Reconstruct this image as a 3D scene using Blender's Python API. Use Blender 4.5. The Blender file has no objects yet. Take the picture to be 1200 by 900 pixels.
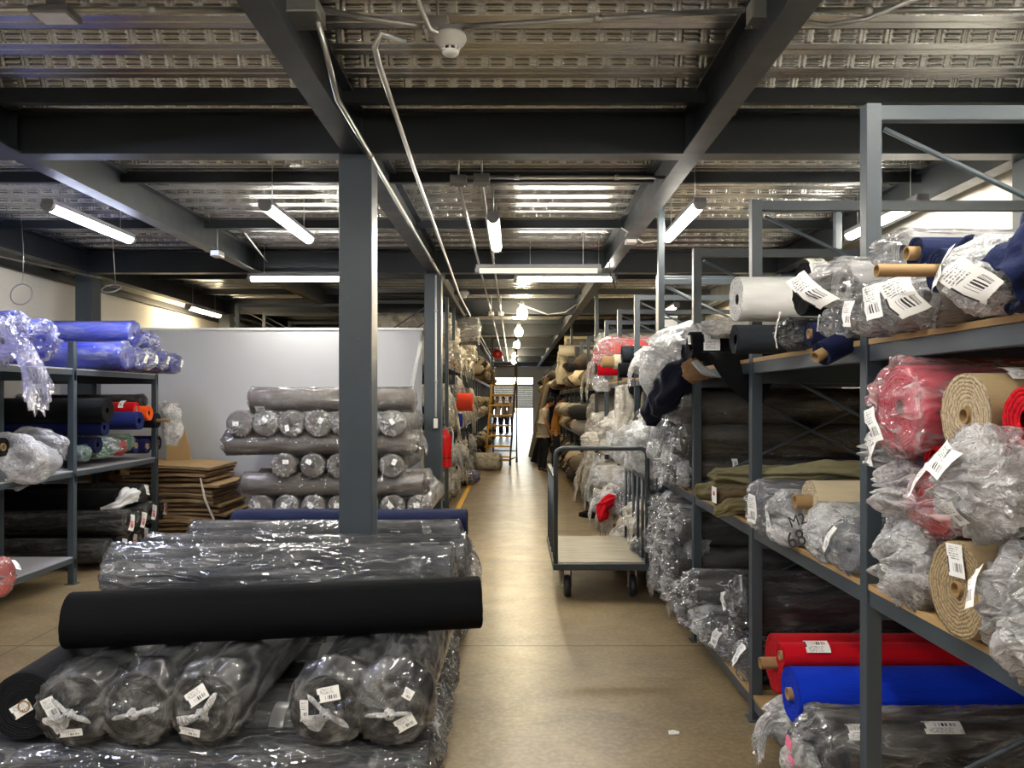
import bpy, math, random
import numpy as np
from mathutils import Vector
SC = bpy.context.scene
COL = SC.collection
PI = math.pi
random.seed(7)

# ------------------------------------------------------------------ camera
EYE = 1.6          # eye height; the camera looks level down the aisle (+Y)
FPX = 900.0        # focal length in pixels of the 1200 px wide picture
VX, VY = 603.0, 467.0
def wx(px, d): return (px - VX) * d / FPX
def wz(py, d): return EYE - (py - VY) * d / FPX
cam = bpy.data.cameras.new('camera')
cam.sensor_width = 36.0
cam.lens = 36.0 * FPX / 1200.0
cam.shift_x = -(VX - 600.0) / 1200.0
cam.shift_y = (VY - 450.0) / 1200.0
cam.clip_start = 0.05
cam.clip_end = 200
camo = bpy.data.objects.new('camera', cam)
COL.objects.link(camo)
camo.location = (0, 0, EYE)
camo.rotation_euler = (PI / 2, 0, 0)
SC.camera = camo

# ------------------------------------------------------------------ node helpers
def srgb(r, g, b):
    f = lambda c: (c / 255 / 12.92) if c / 255 <= 0.04045 else ((c / 255 + 0.055) / 1.055) ** 2.4
    return (f(r), f(g), f(b))

class NT:
    def __init__(s, name):
        s.m = bpy.data.materials.new(name)
        s.m.use_nodes = True
        s.t = s.m.node_tree
        s.t.nodes.clear()
        s.out = s.t.nodes.new('ShaderNodeOutputMaterial')
    def n(s, kind, **kw):
        x = s.t.nodes.new('ShaderNode' + kind)
        for k, v in kw.items(): setattr(x, k, v)
        return x
    def l(s, a, b): s.t.links.new(a, b)
    def put(s, sock, v):
        if hasattr(v, 'links'): s.l(v, sock)
        else: sock.default_value = v
    def math(s, op, a, b=0.0, c=0.0):
        x = s.n('Math', operation=op)
        s.put(x.inputs[0], a); s.put(x.inputs[1], b); s.put(x.inputs[2], c)
        return x.outputs[0]
    def noise(s, vec, scale, detail=3.0, rough=0.55, dist=0.0):
        x = s.n('TexNoise')
        s.l(vec, x.inputs['Vector'])
        x.inputs['Scale'].default_value = scale
        x.inputs['Detail'].default_value = detail
        x.inputs['Roughness'].default_value = rough
        x.inputs['Distortion'].default_value = dist
        return x.outputs[0]
    def ramp(s, fac, stops):
        x = s.n('ValToRGB')
        s.l(fac, x.inputs[0])
        e = x.color_ramp.elements
        while len(e) > 1: e.remove(e[-1])
        e[0].position = stops[0][0]; c = stops[0][1]
        e[0].color = (*c, 1) if isinstance(c, tuple) else (c, c, c, 1)
        for p, c in stops[1:]:
            y = e.new(p); y.color = (*c, 1) if isinstance(c, tuple) else (c, c, c, 1)
        return x.outputs[0]
    def mixc(s, fac, a, b, blend='MIX'):
        x = s.n('Mix', data_type='RGBA', blend_type=blend)
        s.put(x.inputs[0], fac)
        s.put(x.inputs[6], (*a, 1) if isinstance(a, tuple) else a)
        s.put(x.inputs[7], (*b, 1) if isinstance(b, tuple) else b)
        return x.outputs[2]
    def bump(s, h, strength, dist=0.01, normal=None):
        x = s.n('Bump')
        x.inputs['Strength'].default_value = strength
        x.inputs['Distance'].default_value = dist
        s.l(h, x.inputs['Height'])
        if normal is not None: s.l(normal, x.inputs['Normal'])
        return x.outputs[0]
    def coord(s, which='Object', scale=None, rot=None):
        o = s.n('TexCoord').outputs[which]
        if scale or rot:
            m = s.n('Mapping')
            s.l(o, m.inputs[0])
            if scale: m.inputs['Scale'].default_value = scale
            if rot: m.inputs['Rotation'].default_value = rot
            o = m.outputs[0]
        return o
    def bsdf(s, color, rough=0.5, metal=0.0, normal=None, spec=0.5, sheen=0.0, **kw):
        x = s.n('BsdfPrincipled')
        s.put(x.inputs['Base Color'], (*color, 1) if isinstance(color, tuple) else color)
        s.put(x.inputs['Roughness'], rough)
        s.put(x.inputs['Metallic'], metal)
        x.inputs['Specular IOR Level'].default_value = spec
        if sheen: x.inputs['Sheen Weight'].default_value = sheen
        if normal is not None: s.l(normal, x.inputs['Normal'])
        for k, v in kw.items(): s.put(x.inputs[k], v)
        s.l(x.outputs[0], s.out.inputs[0])
        return x

_mc = {}
def cached(fn):
    def w(*a):
        k = (fn.__name__,) + a
        if k not in _mc: _mc[k] = fn(*a)
        return _mc[k]
    return w

@cached
def paint(name, col, rough=0.45, metal=0.0, var=0.12):
    t = NT(name)
    o = t.coord()
    n = t.noise(o, 6.0, 5)
    c = t.mixc(n, tuple(x * (1 - var) for x in col), tuple(min(1, x * (1 + var)) for x in col))
    s = t.noise(o, 45.0, 3)
    scuff = t.ramp(s, [(0.0, 0.0), (0.70, 0.0), (0.76, 0.35)])
    c = t.mixc(scuff, c, tuple(min(1, x * 1.7 + .03) for x in col))
    r = t.math('MULTIPLY_ADD', n, 0.25, rough - 0.12)
    t.bsdf(c, r, metal, t.bump(t.noise(o, 90.0, 2), 0.06, 0.002))
    return t.m

@cached
def plain(name, col, rough=0.5, metal=0.0):
    t = NT(name)
    o = t.coord()
    n = t.noise(o, 25.0, 3)
    c = t.mixc(n, tuple(x * .9 for x in col), tuple(min(1, x * 1.08) for x in col))
    t.bsdf(c, rough, metal)
    return t.m

@cached
def emitter(name, col, strength):
    t = NT(name)
    e = t.n('Emission')
    e.inputs[0].default_value = (*col, 1)
    e.inputs[1].default_value = strength
    t.l(e.outputs[0], t.out.inputs[0])
    return t.m

@cached
def fabric(col, rough=0.85, sheen=0.05):
    t = NT('woven_fabric')
    o = t.coord()
    st = t.coord('Object', (3.0, 14.0, 14.0))
    n = t.noise(st, 2.2, 4)
    c = t.mixc(n, tuple(x * .8 for x in col), tuple(min(1, x * 1.18) for x in col))
    w = t.n('TexWave', wave_type='BANDS', bands_direction='X')
    t.l(o, w.inputs[0]); w.inputs['Scale'].default_value = 160
    nb = t.noise(st, 4.0, 4)
    b = t.bump(nb, 0.35, 0.012)
    b = t.bump(w.outputs[1], 0.08, 0.001, b)
    t.bsdf(c, rough, 0, b, 0.12, sheen)
    return t.m

@cached
def fabric_end(col, pitch=0.006):
    """cut edges of the wound layers: a spiral of cloth edges with dark gaps"""
    t = NT('wound_layers')
    o = t.coord()
    sep = t.n('SeparateXYZ'); t.l(o, sep.inputs[0])
    y, z = sep.outputs[1], sep.outputs[2]
    rad = t.math('SQRT', t.math('ADD', t.math('MULTIPLY', y, y), t.math('MULTIPLY', z, z)))
    ang = t.math('DIVIDE', t.math('ARCTAN2', z, y), 2 * PI)
    wob = t.math('MULTIPLY', t.math('SUBTRACT', t.noise(o, 26.0, 5, 0.7), 0.5), 0.020)
    ph = t.math('FRACT', t.math('SUBTRACT', t.math('DIVIDE', t.math('ADD', rad, wob), pitch * 1.7), ang))
    tri = t.math('ABSOLUTE', t.math('MULTIPLY_ADD', ph, 2.0, -1.0))
    n2 = t.noise(o, 60.0, 4)
    k = t.ramp(t.math('MULTIPLY', tri, t.math('MULTIPLY_ADD', n2, 0.8, 0.6)), [(0.0, 1.0), (0.5, 0.8), (1.0, 0.2)])
    c = t.mixc(k, tuple(x * .32 for x in col), tuple(min(1, x * 1.1) for x in col))
    c = t.mixc(t.ramp(t.noise(o, 120.0, 3), [(.45, 0.0), (.62, .55)]), c, tuple(x * .35 for x in col))
    t.bsdf(c, 0.95, 0, t.bump(k, 0.6, 0.006), 0.2)
    return t.m

@cached
def film(milk=0.15, tint=(1.0, 1.0, 1.0), seed=0, fine=1.0, gl=1.0, bs=0.75, gr=0.12):
    """thin polythene wrapping: clear, with haze in the folds and sharp glints"""
    t = NT('polythene_film')
    inf = t.n('ObjectInfo')
    o = t.n('TexCoord').outputs['Object']
    off = t.n('VectorMath', operation='ADD')
    cmb = t.n('CombineXYZ')
    t.l(t.math('MULTIPLY', inf.outputs['Random'], 37.0), cmb.inputs[0])
    t.l(o, off.inputs[0]); t.l(cmb.outputs[0], off.inputs[1])
    iso = milk > 0.5
    m = t.n('Mapping'); t.l(off.outputs[0], m.inputs[0])
    m.inputs['Scale'].default_value = (0.75, 1.0, 1.0) if iso else (0.28, 1.0, 1.0)
    m.inputs['Rotation'].default_value = (0.0, 0.25, 0.4)
    v = m.outputs[0]
    fold = t.noise(v, (15.0 if iso else 10.0) * fine, 1.5, 0.5, 0.7)
    mid = t.noise(v, (26.0 if iso else 17.0) * fine, 1.5, 0.5, 1.2)
    rid = t.math('MAXIMUM', t.math('SUBTRACT', 1.0, t.math('ABSOLUTE', t.math('MULTIPLY_ADD', mid, 9.0, -4.5))), 0.0)
    h = t.math('ADD', t.math('MULTIPLY', rid, 0.35), t.math('MULTIPLY', fold, 2.0))
    if iso:
        fin = t.noise(v, 60.0 * fine, 2, 0.6, 1.5)
        h = t.math('ADD', h, t.math('MULTIPLY', t.math('ABSOLUTE', t.math('MULTIPLY_ADD', fin, 2.0, -1.0)), -0.45))
    b = t.bump(h, 0.9 if iso else bs, 0.024)
    patch = t.ramp(t.noise(v, 6.0, 4, 0.65), [(0.42, 0.0), (0.62, 1.0)])
    wh = t.math('MULTIPLY_ADD', patch, milk * (0.55 if iso else 0.7), milk * (0.48 if iso else 0.28))
    wh = t.math('MULTIPLY_ADD', t.math('MULTIPLY', rid, t.math('MULTIPLY_ADD', patch, 0.8, 0.1)), min(0.6, 0.22 + milk * 0.6), wh)
    wh = t.math('MINIMUM', wh, 0.93)
    tr = t.n('BsdfTransparent'); tr.inputs[0].default_value = (*tint, 1)
    df = t.n('BsdfDiffuse'); df.inputs[0].default_value = (*[0.94 * x for x in tint], 1); t.l(b, df.inputs['Normal'])
    tl = t.n('BsdfTranslucent'); tl.inputs[0].default_value = (*[0.94 * x for x in tint], 1)
    dm = t.n('MixShader'); dm.inputs[0].default_value = 0.25
    t.l(df.outputs[0], dm.inputs[1]); t.l(tl.outputs[0], dm.inputs[2])
    gls = t.n('BsdfGlossy'); gls.inputs['Roughness'].default_value = 0.09 if iso else gr; gls.inputs[0].default_value = (0.95, 0.96, 1.0, 1); t.l(b, gls.inputs['Normal'])
    m1 = t.n('MixShader'); t.l(wh, m1.inputs[0]); t.l(tr.outputs[0], m1.inputs[1]); t.l(dm.outputs[0], m1.inputs[2])
    lw = t.n('LayerWeight'); lw.inputs[0].default_value = 0.25; t.l(b, lw.inputs['Normal'])
    fg = t.math('MINIMUM', t.math('MULTIPLY_ADD', lw.outputs['Fresnel'], 1.0 * gl, 0.05 * gl), 0.85)
    m2 = t.n('MixShader'); t.l(fg, m2.inputs[0]); t.l(m1.outputs[0], m2.inputs[1]); t.l(gls.outputs[0], m2.inputs[2])
    t.l(m2.outputs[0], t.out.inputs[0])
    return t.m

@cached
def paper(pink=0):
    """printed ticket: heading lines, a barcode block, small text"""
    t = NT('printed_paper')
    u = t.n('TexCoord').outputs['UV']
    sep = t.n('SeparateXYZ'); t.l(u, sep.inputs[0])
    x, y = sep.outputs[0], sep.outputs[1]
    wn = t.n('TexWhiteNoise', noise_dimensions='1D'); t.l(t.math('FLOOR', t.math('MULTIPLY', x, 60.0)), wn.inputs['W'])
    bars = t.math('GREATER_THAN', wn.outputs[0], 0.45)
    box = lambda s, a, b: t.math('MULTIPLY', t.math('GREATER_THAN', s, a), t.math('LESS_THAN', s, b))
    bars = t.math('MULTIPLY', bars, t.math('MULTIPLY', box(x, 0.3, 0.9), box(y, 0.16, 0.42)))
    w2 = t.n('TexWhiteNoise', noise_dimensions='2D')
    cv = t.n('CombineXYZ'); t.l(t.math('FLOOR', t.math('MULTIPLY', x, 40.0)), cv.inputs[0]); t.l(t.math('FLOOR', t.math('MULTIPLY', y, 14.0)), cv.inputs[1]); t.l(cv.outputs[0], w2.inputs['Vector'])
    ln = t.math('MULTIPLY', t.math('GREATER_THAN', w2.outputs[0], 0.42), t.math('GREATER_THAN', t.math('FRACT', t.math('MULTIPLY', y, 14.0)), 0.5))
    ln = t.math('MULTIPLY', ln, t.math('MULTIPLY', box(x, 0.12, 0.75), box(y, 0.5, 0.92)))
    ink = t.math('MAXIMUM', bars, t.math('MULTIPLY', ln, 0.75))
    ink = t.math('MAXIMUM', ink, t.math('MULTIPLY', box(x, 0.0, 0.07), box(y, 0.1, 0.6)))
    base = (0.80, 0.80, 0.78)
    if pink: base = t.mixc(t.math('MULTIPLY', box(x, 0.15, 0.85), box(y, 0.2, 0.6)), base, (0.75, 0.28, 0.30))
    c = t.mixc(ink, base, (0.03, 0.03, 0.035))
    t.bsdf(c, 0.55, 0, None, 0.4)
    return t.m

# ------------------------------------------------------------------ mesh helpers
def h3(i, j, k, s):
    n = (i.astype(np.int64) * 374761393 + j.astype(np.int64) * 668265263 + k.astype(np.int64) * 1440662683 + s * 974634821) & 0xffffffff
    n = ((n ^ (n >> 13)) * 1274126177) & 0xffffffff
    n = ((n ^ (n >> 15)) * 2246822519) & 0xffffffff
    return ((n ^ (n >> 16)) & 0xffffff) / float(0xffffff)
def vn(x, y, z, s=0):
    x, y, z = np.broadcast_arrays(np.asarray(x, float), np.asarray(y, float), np.asarray(z, float))
    i, j, k = np.floor(x), np.floor(y), np.floor(z)
    fx, fy, fz = x - i, y - j, z - k
    fx, fy, fz = [f * f * (3 - 2 * f) for f in (fx, fy, fz)]
    r = 0
    for a in (0, 1):
        for b in (0, 1):
            for c in (0, 1):
                r = r + h3(i + a, j + b, k + c, s) * (fx if a else 1 - fx) * (fy if b else 1 - fy) * (fz if c else 1 - fz)
    return r
def fbm(x, y, z, s=0, o=3):
    r = 0; a = 0.5; t = 0
    for q in range(o):
        r = r + a * vn(x * 2 ** q, y * 2 ** q, z * 2 ** q, s + q * 17); t += a; a *= 0.5
    return r / t
def ridge(x, y, z, s=0): return 1 - np.abs(2 * fbm(x, y, z, s, 2) - 1)

def link(name, me, mats=(), parent=None, loc=None):
    o = bpy.data.objects.new(name, me)
    for m in (mats if isinstance(mats, (list, tuple)) else [mats]): me.materials.append(m)
    if parent is not None: o.parent = parent
    if loc is not None: o.location = loc
    COL.objects.link(o)
    return o

def grid(V, closed=True, mi=None, smooth=True, uv=False):
    """mesh of a (nu, nv, 3) grid of points, wrapped round in v when closed"""
    nu, nv = V.shape[:2]
    idx = np.arange(nu * nv).reshape(nu, nv)
    b = np.roll(idx, -1, 1) if closed else None
    if closed: q = np.stack([idx[:-1], b[:-1], b[1:], idx[1:]], -1).reshape(-1, 4); per = nv
    else: q = np.stack([idx[:-1, :-1], idx[:-1, 1:], idx[1:, 1:], idx[1:, :-1]], -1).reshape(-1, 4); per = nv - 1
    me = bpy.data.meshes.new('m')
    me.from_pydata(V.reshape(-1, 3).tolist(), [], q.tolist())
    if smooth: me.polygons.foreach_set('use_smooth', np.ones(len(q), bool))
    if mi is not None: me.polygons.foreach_set('material_index', np.repeat(np.asarray(mi, np.int32), per))
    if uv:
        l = me.uv_layers.new(name='UVMap')
        gu, gv = np.meshgrid(np.linspace(0, 1, nu), np.linspace(0, 1, nv), indexing='ij')
        uvs = np.stack([gu, gv], -1).reshape(-1, 2)
        l.data.foreach_set('uv', uvs[q.reshape(-1)].reshape(-1))
    me.update()
    return me

class MB:
    def __init__(s): s.v = []; s.f = []; s.sm = []; s.mi = []; s.cur = 0
    def add(s, vs, fs, smooth=False):
        o = len(s.v); s.v += [tuple(p) for p in vs]
        for f in fs: s.f.append([i + o for i in f]); s.sm.append(smooth); s.mi.append(s.cur)
    def box(s, x0, x1, y0, y1, z0, z1):
        s.add([(x, y, z) for x in (x0, x1) for y in (y0, y1) for z in (z0, z1)],
              [(0, 1, 3, 2), (4, 6, 7, 5), (0, 4, 5, 1), (2, 3, 7, 6), (0, 2, 6, 4), (1, 5, 7, 3)])
        return s
    def tube(s, pts, r, n=8, caps=True, sq=False):
        pts = [Vector(p) for p in pts]; N = len(pts)
        rr = r if isinstance(r, (list, tuple)) else [r] * N
        rings = []; up = None
        for i, p in enumerate(pts):
            d = ((pts[min(i + 1, N - 1)] - p).normalized() + (p - pts[max(i - 1, 0)]).normalized())
            if d.length < 1e-6: d = Vector((0, 0, 1))
            d.normalize()
            if up is None: up = Vector((0, 0, 1)) if abs(d.z) < .9 else Vector((0, 1, 0))
            a = d.cross(up)
            if a.length < 1e-4: a = d.cross(Vector((1, 0, 0)))
            a.normalize(); b = a.cross(d).normalized(); up = b
            ph = PI / 4 if sq else 0
            rings.append([p + (a * math.cos(ph + 2 * PI * k / n) + b * math.sin(ph + 2 * PI * k / n)) * rr[i] for k in range(n)])
        vs = [q for g in rings for q in g]
        fs = [(i * n + k, i * n + (k + 1) % n, (i + 1) * n + (k + 1) % n, (i + 1) * n + k) for i in range(N - 1) for k in range(n)]
        if caps: fs += [tuple(range(n - 1, -1, -1)), tuple((N - 1) * n + k for k in range(n))]
        s.add(vs, fs, not sq)
        return s
    def lathe(s, prof, c=(0, 0, 0), n=20, axis='Z'):
        """prof: (radius, height) pairs turned about an axis"""
        vs = []
        for (r, h) in prof:
            for k in range(n):
                a = 2 * PI * k / n; x, y = r * math.cos(a), r * math.sin(a)
                p = {'Z': (x, y, h), 'X': (h, x, y), 'Y': (y, h, x)}[axis]
                vs.append((p[0] + c[0], p[1] + c[1], p[2] + c[2]))
        m = len(prof)
        fs = [(i * n + k, i * n + (k + 1) % n, (i + 1) * n + (k + 1) % n, (i + 1) * n + k) for i in range(m - 1) for k in range(n)]
        fs += [tuple(range(n - 1, -1, -1)), tuple((m - 1) * n + k for k in range(n))]
        s.add(vs, fs, True)
        return s
    def prism(s, prof, axis, a, b):
        """closed 2-D outline extruded along an axis"""
        n = len(prof); vs = []
        for h in (a, b):
            for (p, q) in prof: vs.append({'X': (h, p, q), 'Y': (p, h, q), 'Z': (p, q, h)}[axis])
        fs = [(k, (k + 1) % n, n + (k + 1) % n, n + k) for k in range(n)] + [tuple(range(n - 1, -1, -1)), tuple(range(n, 2 * n))]
        s.add(vs, fs)
        return s
    def build(s, name, mats, parent=None, loc=None, bev=0.0, fix=True):
        me = bpy.data.meshes.new('m')
        me.from_pydata(s.v, [], s.f)
        me.polygons.foreach_set('use_smooth', np.array(s.sm, bool))
        me.polygons.foreach_set('material_index', np.array(s.mi, np.int32))
        me.update()
        if fix:
            import bmesh
            b = bmesh.new(); b.from_mesh(me); bmesh.ops.recalc_face_normals(b, faces=b.faces[:]); b.to_mesh(me); b.free()
        o = link(name, me, mats, parent, loc)
        if bev:
            m = o.modifiers.new('edge', 'BEVEL'); m.width = bev; m.segments = 2; m.limit_method = 'ANGLE'
        return o

ALL = []
def tag(o, label, cat, group=None):
    o['label'] = label; o['category'] = cat
    if group: o['group'] = group
    ALL.append(o)
    return o
def thing(name, label, cat, loc=(0, 0, 0), rot=(0, 0, 0), group=None):
    o = bpy.data.objects.new(name, None)
    o.empty_display_size = 0.1
    COL.objects.link(o)
    o.location = loc; o.rotation_euler = rot
    return tag(o, label, cat, group)
def struct(o): o['kind'] = 'structure'; return o
def copy_thing(src, loc, label, group=None, rot=None):
    r = src.copy(); COL.objects.link(r); r.location = loc
    if rot is not None: r.rotation_euler = rot
    r['label'] = label
    if group: r['group'] = group
    elif 'group' in r: del r['group']
    for c in list(src.children):
        k = c.copy(); COL.objects.link(k); k.parent = r
        for g in c.children:
            d = g.copy(); COL.objects.link(d); d.parent = k
    ALL.append(r)
    return r

STEEL = paint('slate_grey_steel_paint', srgb(56, 65, 72), 0.42)
BEAMP = paint('dark_steel_paint', srgb(34, 39, 44), 0.45)
GALV = plain('galvanised_steel', (0.50, 0.50, 0.48), 0.32, 0.85)
KRAFT = plain('kraft_tube_card', srgb(150, 121, 82), 0.8)
WOODB = plain('shelf_board_wood', srgb(168, 138, 92), 0.6)
BLACKP = plain('black_plastic', (0.015, 0.015, 0.017), 0.5)
WHITEP = plain('white_plastic', (0.72, 0.71, 0.68), 0.45)
# ================================================================== THE BUILDING
XL, XR, YB, YF = -5.5, 3.5, -4.5, 38.0
ZD = 3.346                                    # underside of the low flats of the steel deck
BX = [-5.08, -3.05, -0.975, 1.085, 3.15]     # lines of the long beams
BY = [0.25, 4.65, 9.05, 13.45, 17.85, 22.25, 26.65, 31.05, 35.45]

def floor_mat():
    t = NT('worn_polished_concrete')
    o = t.coord()
    n1 = t.noise(o, 0.8, 5, 0.6); n2 = t.noise(o, 5.0, 5, 0.6, 0.4); n3 = t.noise(o, 34.0, 4, 0.65); n4 = t.noise(t.coord('Object', (1, 1.6, 1)), 1.9, 6, 0.62, 0.8)
    c = t.ramp(n1, [(0.25, (0.165, 0.118, 0.060)), (0.5, (0.225, 0.165, 0.088)), (0.75, (0.285, 0.215, 0.120))])
    c = t.mixc(t.math('MULTIPLY', t.ramp(n2, [(0.30, 0.0), (0.70, 1.0)]), 0.45), c, (0.27, 0.21, 0.12))
    c = t.mixc(t.math('MULTIPLY', t.ramp(n4, [(0.42, 0.0), (0.66, 1.0)]), 0.75), c, (0.13, 0.098, 0.058))
    c = t.mixc(t.ramp(n3, [(0.30, 0.32), (0.55, 0.0)]), c, (0.10, 0.075, 0.04))
    c = t.mixc(t.ramp(n3, [(0.48, 0.0), (0.72, 0.32)]), c, (0.40, 0.33, 0.21))
    sep = t.n('SeparateXYZ'); t.l(o, sep.inputs[0])
    yy = t.math('ABSOLUTE', t.math('SUBTRACT', t.math('FRACT', t.math('DIVIDE', t.math('SUBTRACT', sep.outputs[1], 4.97 - 1.285), 2.57)), 0.5))
    xx = t.math('ABSOLUTE', t.math('SUBTRACT', sep.outputs[0], -3.2))
    wob = t.math('MULTIPLY', t.math('SUBTRACT', t.noise(o, 14.0, 3), 0.5), 0.0035)
    j = t.math('MAXIMUM', t.math('LESS_THAN', t.math('ADD', yy, wob), 0.0042), t.math('LESS_THAN', t.math('ADD', xx, wob), 0.007))
    c = t.mixc(t.math('MULTIPLY', j, 0.85), c, (0.05, 0.04, 0.03))
    r = t.math('MULTIPLY_ADD', n2, -0.22, 0.46)
    t.bsdf(c, r, 0, t.bump(n3, 0.05, 0.004), 0.4)
    return t.m
def wall_mat(name, col, seed=0):
    t = NT(name)
    o = t.coord()
    n = t.noise(o, 1.3, 5); n2 = t.noise(o, 30.0, 3)
    c = t.mixc(n, tuple(x * .92 for x in col), tuple(min(1, x * 1.04) for x in col))
    t.bsdf(c, 0.75, 0, t.bump(n2, 0.12, 0.004), 0.3)
    return t.m
def deck_mat():
    t = NT('embossed_galvanised_deck')
    o = t.coord()
    n = t.noise(o, 5.0, 5); sp = t.noise(t.coord('Object', (4, 30, 30)), 3.0, 4)
    c = t.mixc(n, (0.34, 0.34, 0.33), (0.60, 0.60, 0.58))
    b = t.bump(sp, 0.18, 0.01)
    t.bsdf(c, t.math('MULTIPLY_ADD', n, 0.12, 0.17), 0.9, b)
    return t.m

M_FLOOR = floor_mat()
M_WALL = wall_mat('off_white_wall_paint', (0.66, 0.64, 0.58))
M_PART = wall_mat('pale_grey_panel_paint', (0.50, 0.51, 0.53))

def quadbox(name, m, *b):
    return struct(MB().box(*b).build(name, m))
fl = quadbox('floor', M_FLOOR, XL - .3, XR + .3, YB - .3, YF + 0.3, -0.2, 0.0)
quadbox('wall_left', M_WALL, XL - .25, XL, YB - .3, YF + .3, 0.0, 3.9)
quadbox('wall_right', M_WALL, XR, XR + .25, YB - .3, YF + .3, 0.0, 3.9)
quadbox('wall_front', M_WALL, XL, XR, YB - .25, YB, 0.0, 3.9)
w = MB()
DX0, DX1, DZ = -1.15, 0.95, 2.28
w.box(XL, DX0, YF, YF + .25, 0, 3.9).box(DX1, XR, YF, YF + .25, 0, 3.9).box(DX0, DX1, YF, YF + .25, 2.62, 3.9)
w.box(DX0, DX1, YF, YF + .25, DZ, 2.30)
struct(w.build('wall_back', M_WALL))
# doorway at the far end: transom light above, half-raised shutter below, daylight beyond
d = MB()
for x in (DX0, -0.1, DX1 - .05): d.box(x, x + .05, YF - .02, YF + .06, 0, 2.62)
d.box(DX0, DX1, YF - .02, YF + .06, 2.26, 2.32)
struct(d.build('door_1', paint('door_frame_paint', (0.45, 0.43, 0.42), 0.5)))
sh = MB()
for k in range(11): sh.box(DX0 + .05, DX1 - .05, YF + .05, YF + .08, 1.12 + k * .104, 1.222 + k * .104)
struct(sh.build('door_2', plain('lilac_grey_shutter', (0.55, 0.52, 0.60), 0.5)))
g = NT('window_glass'); gb = g.n('BsdfGlossy'); gb.inputs['Roughness'].default_value = 0.02
gt = g.n('BsdfTransparent'); gm = g.n('MixShader'); gm.inputs[0].default_value = 0.08
g.l(gt.outputs[0], gm.inputs[1]); g.l(gb.outputs[0], gm.inputs[2]); g.l(gm.outputs[0], g.out.inputs[0])
struct(MB().box(DX0 + .05, DX1 - .05, YF + .02, YF + .03, 2.32, 2.62).build('window_1', g.m))
quadbox('ground', plain('sunlit_yard_concrete', (0.75, 0.74, 0.70), 0.8), -14, 14, YF + .3, YF + 30, -0.22, -0.02)

# free-standing partition behind the stacked grey rolls
pw = quadbox('wall_partition', M_PART, XL, -1.13, 9.30, 9.38, 0.0, 2.43)
struct(MB().box(XL, -1.12, 9.285, 9.395, 2.43, 2.455).build('trim_1', plain('partition_cap_trim', (0.78, 0.78, 0.78), 0.5)))

# corrugated deck, ribs across the aisle; the webs carry pressed embossing
prof = []; y = 3.842 - 0.28 * 30
face = []
while y < YF:
    prof += [(y - .060, ZD), (y - .008, ZD), (y, ZD + .010), (y + .008, ZD), (y + .060, ZD), (y + .092, ZD + .07), (y + .188, ZD + .07)]
    y += .28
V = np.array([[(x, p[0], p[1]) for x in (XL - .05, -2.5, 0.5, XR + .05)] for p in prof])
DK = MB()
near = lambda i: i % 7 == 6 and 2.2 < prof[i][0] < 9.0
DK.add(V.reshape(-1, 3).tolist(), [(i * 4 + k, i * 4 + k + 1, (i + 1) * 4 + k + 1, (i + 1) * 4 + k) for i in range(len(prof) - 1) if not near(i) for k in range(3)])
gx = np.arange(XL - .05, XR + .06, .0085); gs = np.linspace(0, 1, 19)
for i in range(len(prof) - 1):
    if not near(i): continue
    (ya, za), (yb, zb) = prof[i], prof[i + 1]
    X_, S_ = np.meshgrid(gx, gs, indexing='ij')
    u = (X_ / .128 + .5 * (i % 2)) % 1.0
    hz = (np.abs(u - .30) < .27) * np.maximum(0, np.cos((S_ - .5) * 2 * PI / .30)) ** .7 * (np.abs(S_ - .5) < .40)
    vt = (np.abs(u - .80) < .165) * np.maximum(0, -np.cos((u - .80) * 2 * PI / .165)) ** .7 * (np.abs(S_ - .5) < .42)
    H = .0075 * np.maximum(hz, vt)
    ln = math.hypot(yb - ya, zb - za); nyv, nzv = -(za - zb) / ln, -(yb - ya) / ln
    G = np.stack([X_, ya + (yb - ya) * S_ + nyv * H, za + (zb - za) * S_ + nzv * H], -1)
    n_, m_ = X_.shape; o_ = len(DK.v)
    DK.v += G.reshape(-1, 3).tolist()
    ii = np.arange(n_ * m_).reshape(n_, m_) + o_
    q = np.stack([ii[:-1, :-1], ii[1:, :-1], ii[1:, 1:], ii[:-1, 1:]], -1).reshape(-1, 4).tolist()
    DK.f += q; DK.sm += [True] * len(q); DK.mi += [0] * len(q)
struct(DK.build('ceiling', [deck_mat()], fix=False))
quadbox('ceiling_slab', M_WALL, XL - .25, XR + .25, YB - .3, YF + .3, ZD + .08, 3.9)

def ibeam(mb, axis, c, a, b, z0=3.083, h=0.262, fw=0.125, ft=0.012, tw=0.012):
    p = [(c - fw / 2, z0), (c + fw / 2, z0), (c + fw / 2, z0 + ft), (c + tw / 2, z0 + ft), (c + tw / 2, z0 + h - ft), (c + fw / 2, z0 + h - ft),
         (c + fw / 2, z0 + h), (c - fw / 2, z0 + h), (c - fw / 2, z0 + h - ft), (c - tw / 2, z0 + h - ft), (c - tw / 2, z0 + ft), (c - fw / 2, z0 + ft)]
    mb.prism(p, axis, a, b)
for k, y in enumerate(BY):
    m = MB(); ibeam(m, 'X', y + .065, XL, XR, fw=0.13)
    struct(m.build('ceiling_beam', BEAMP))
for k, x in enumerate(BX):
    m = MB()
    ys = [YB] + [y + .065 for y in BY] + [YF]
    for a, b in zip(ys[:-1], ys[1:]): ibeam(m, 'Y', x, a + .008, b - .008, z0=3.0835)
    for y in BY:                       # stiffener plates beside the crossings
        for s in (-1, 1): m.box(x - .055, x + .055, y + .065 + s * .09 - .004, y + .065 + s * .09 + .004, 3.096, 3.33)
    struct(m.build('ceiling_beam', BEAMP))
yy = 2.73
k = 0
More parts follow.
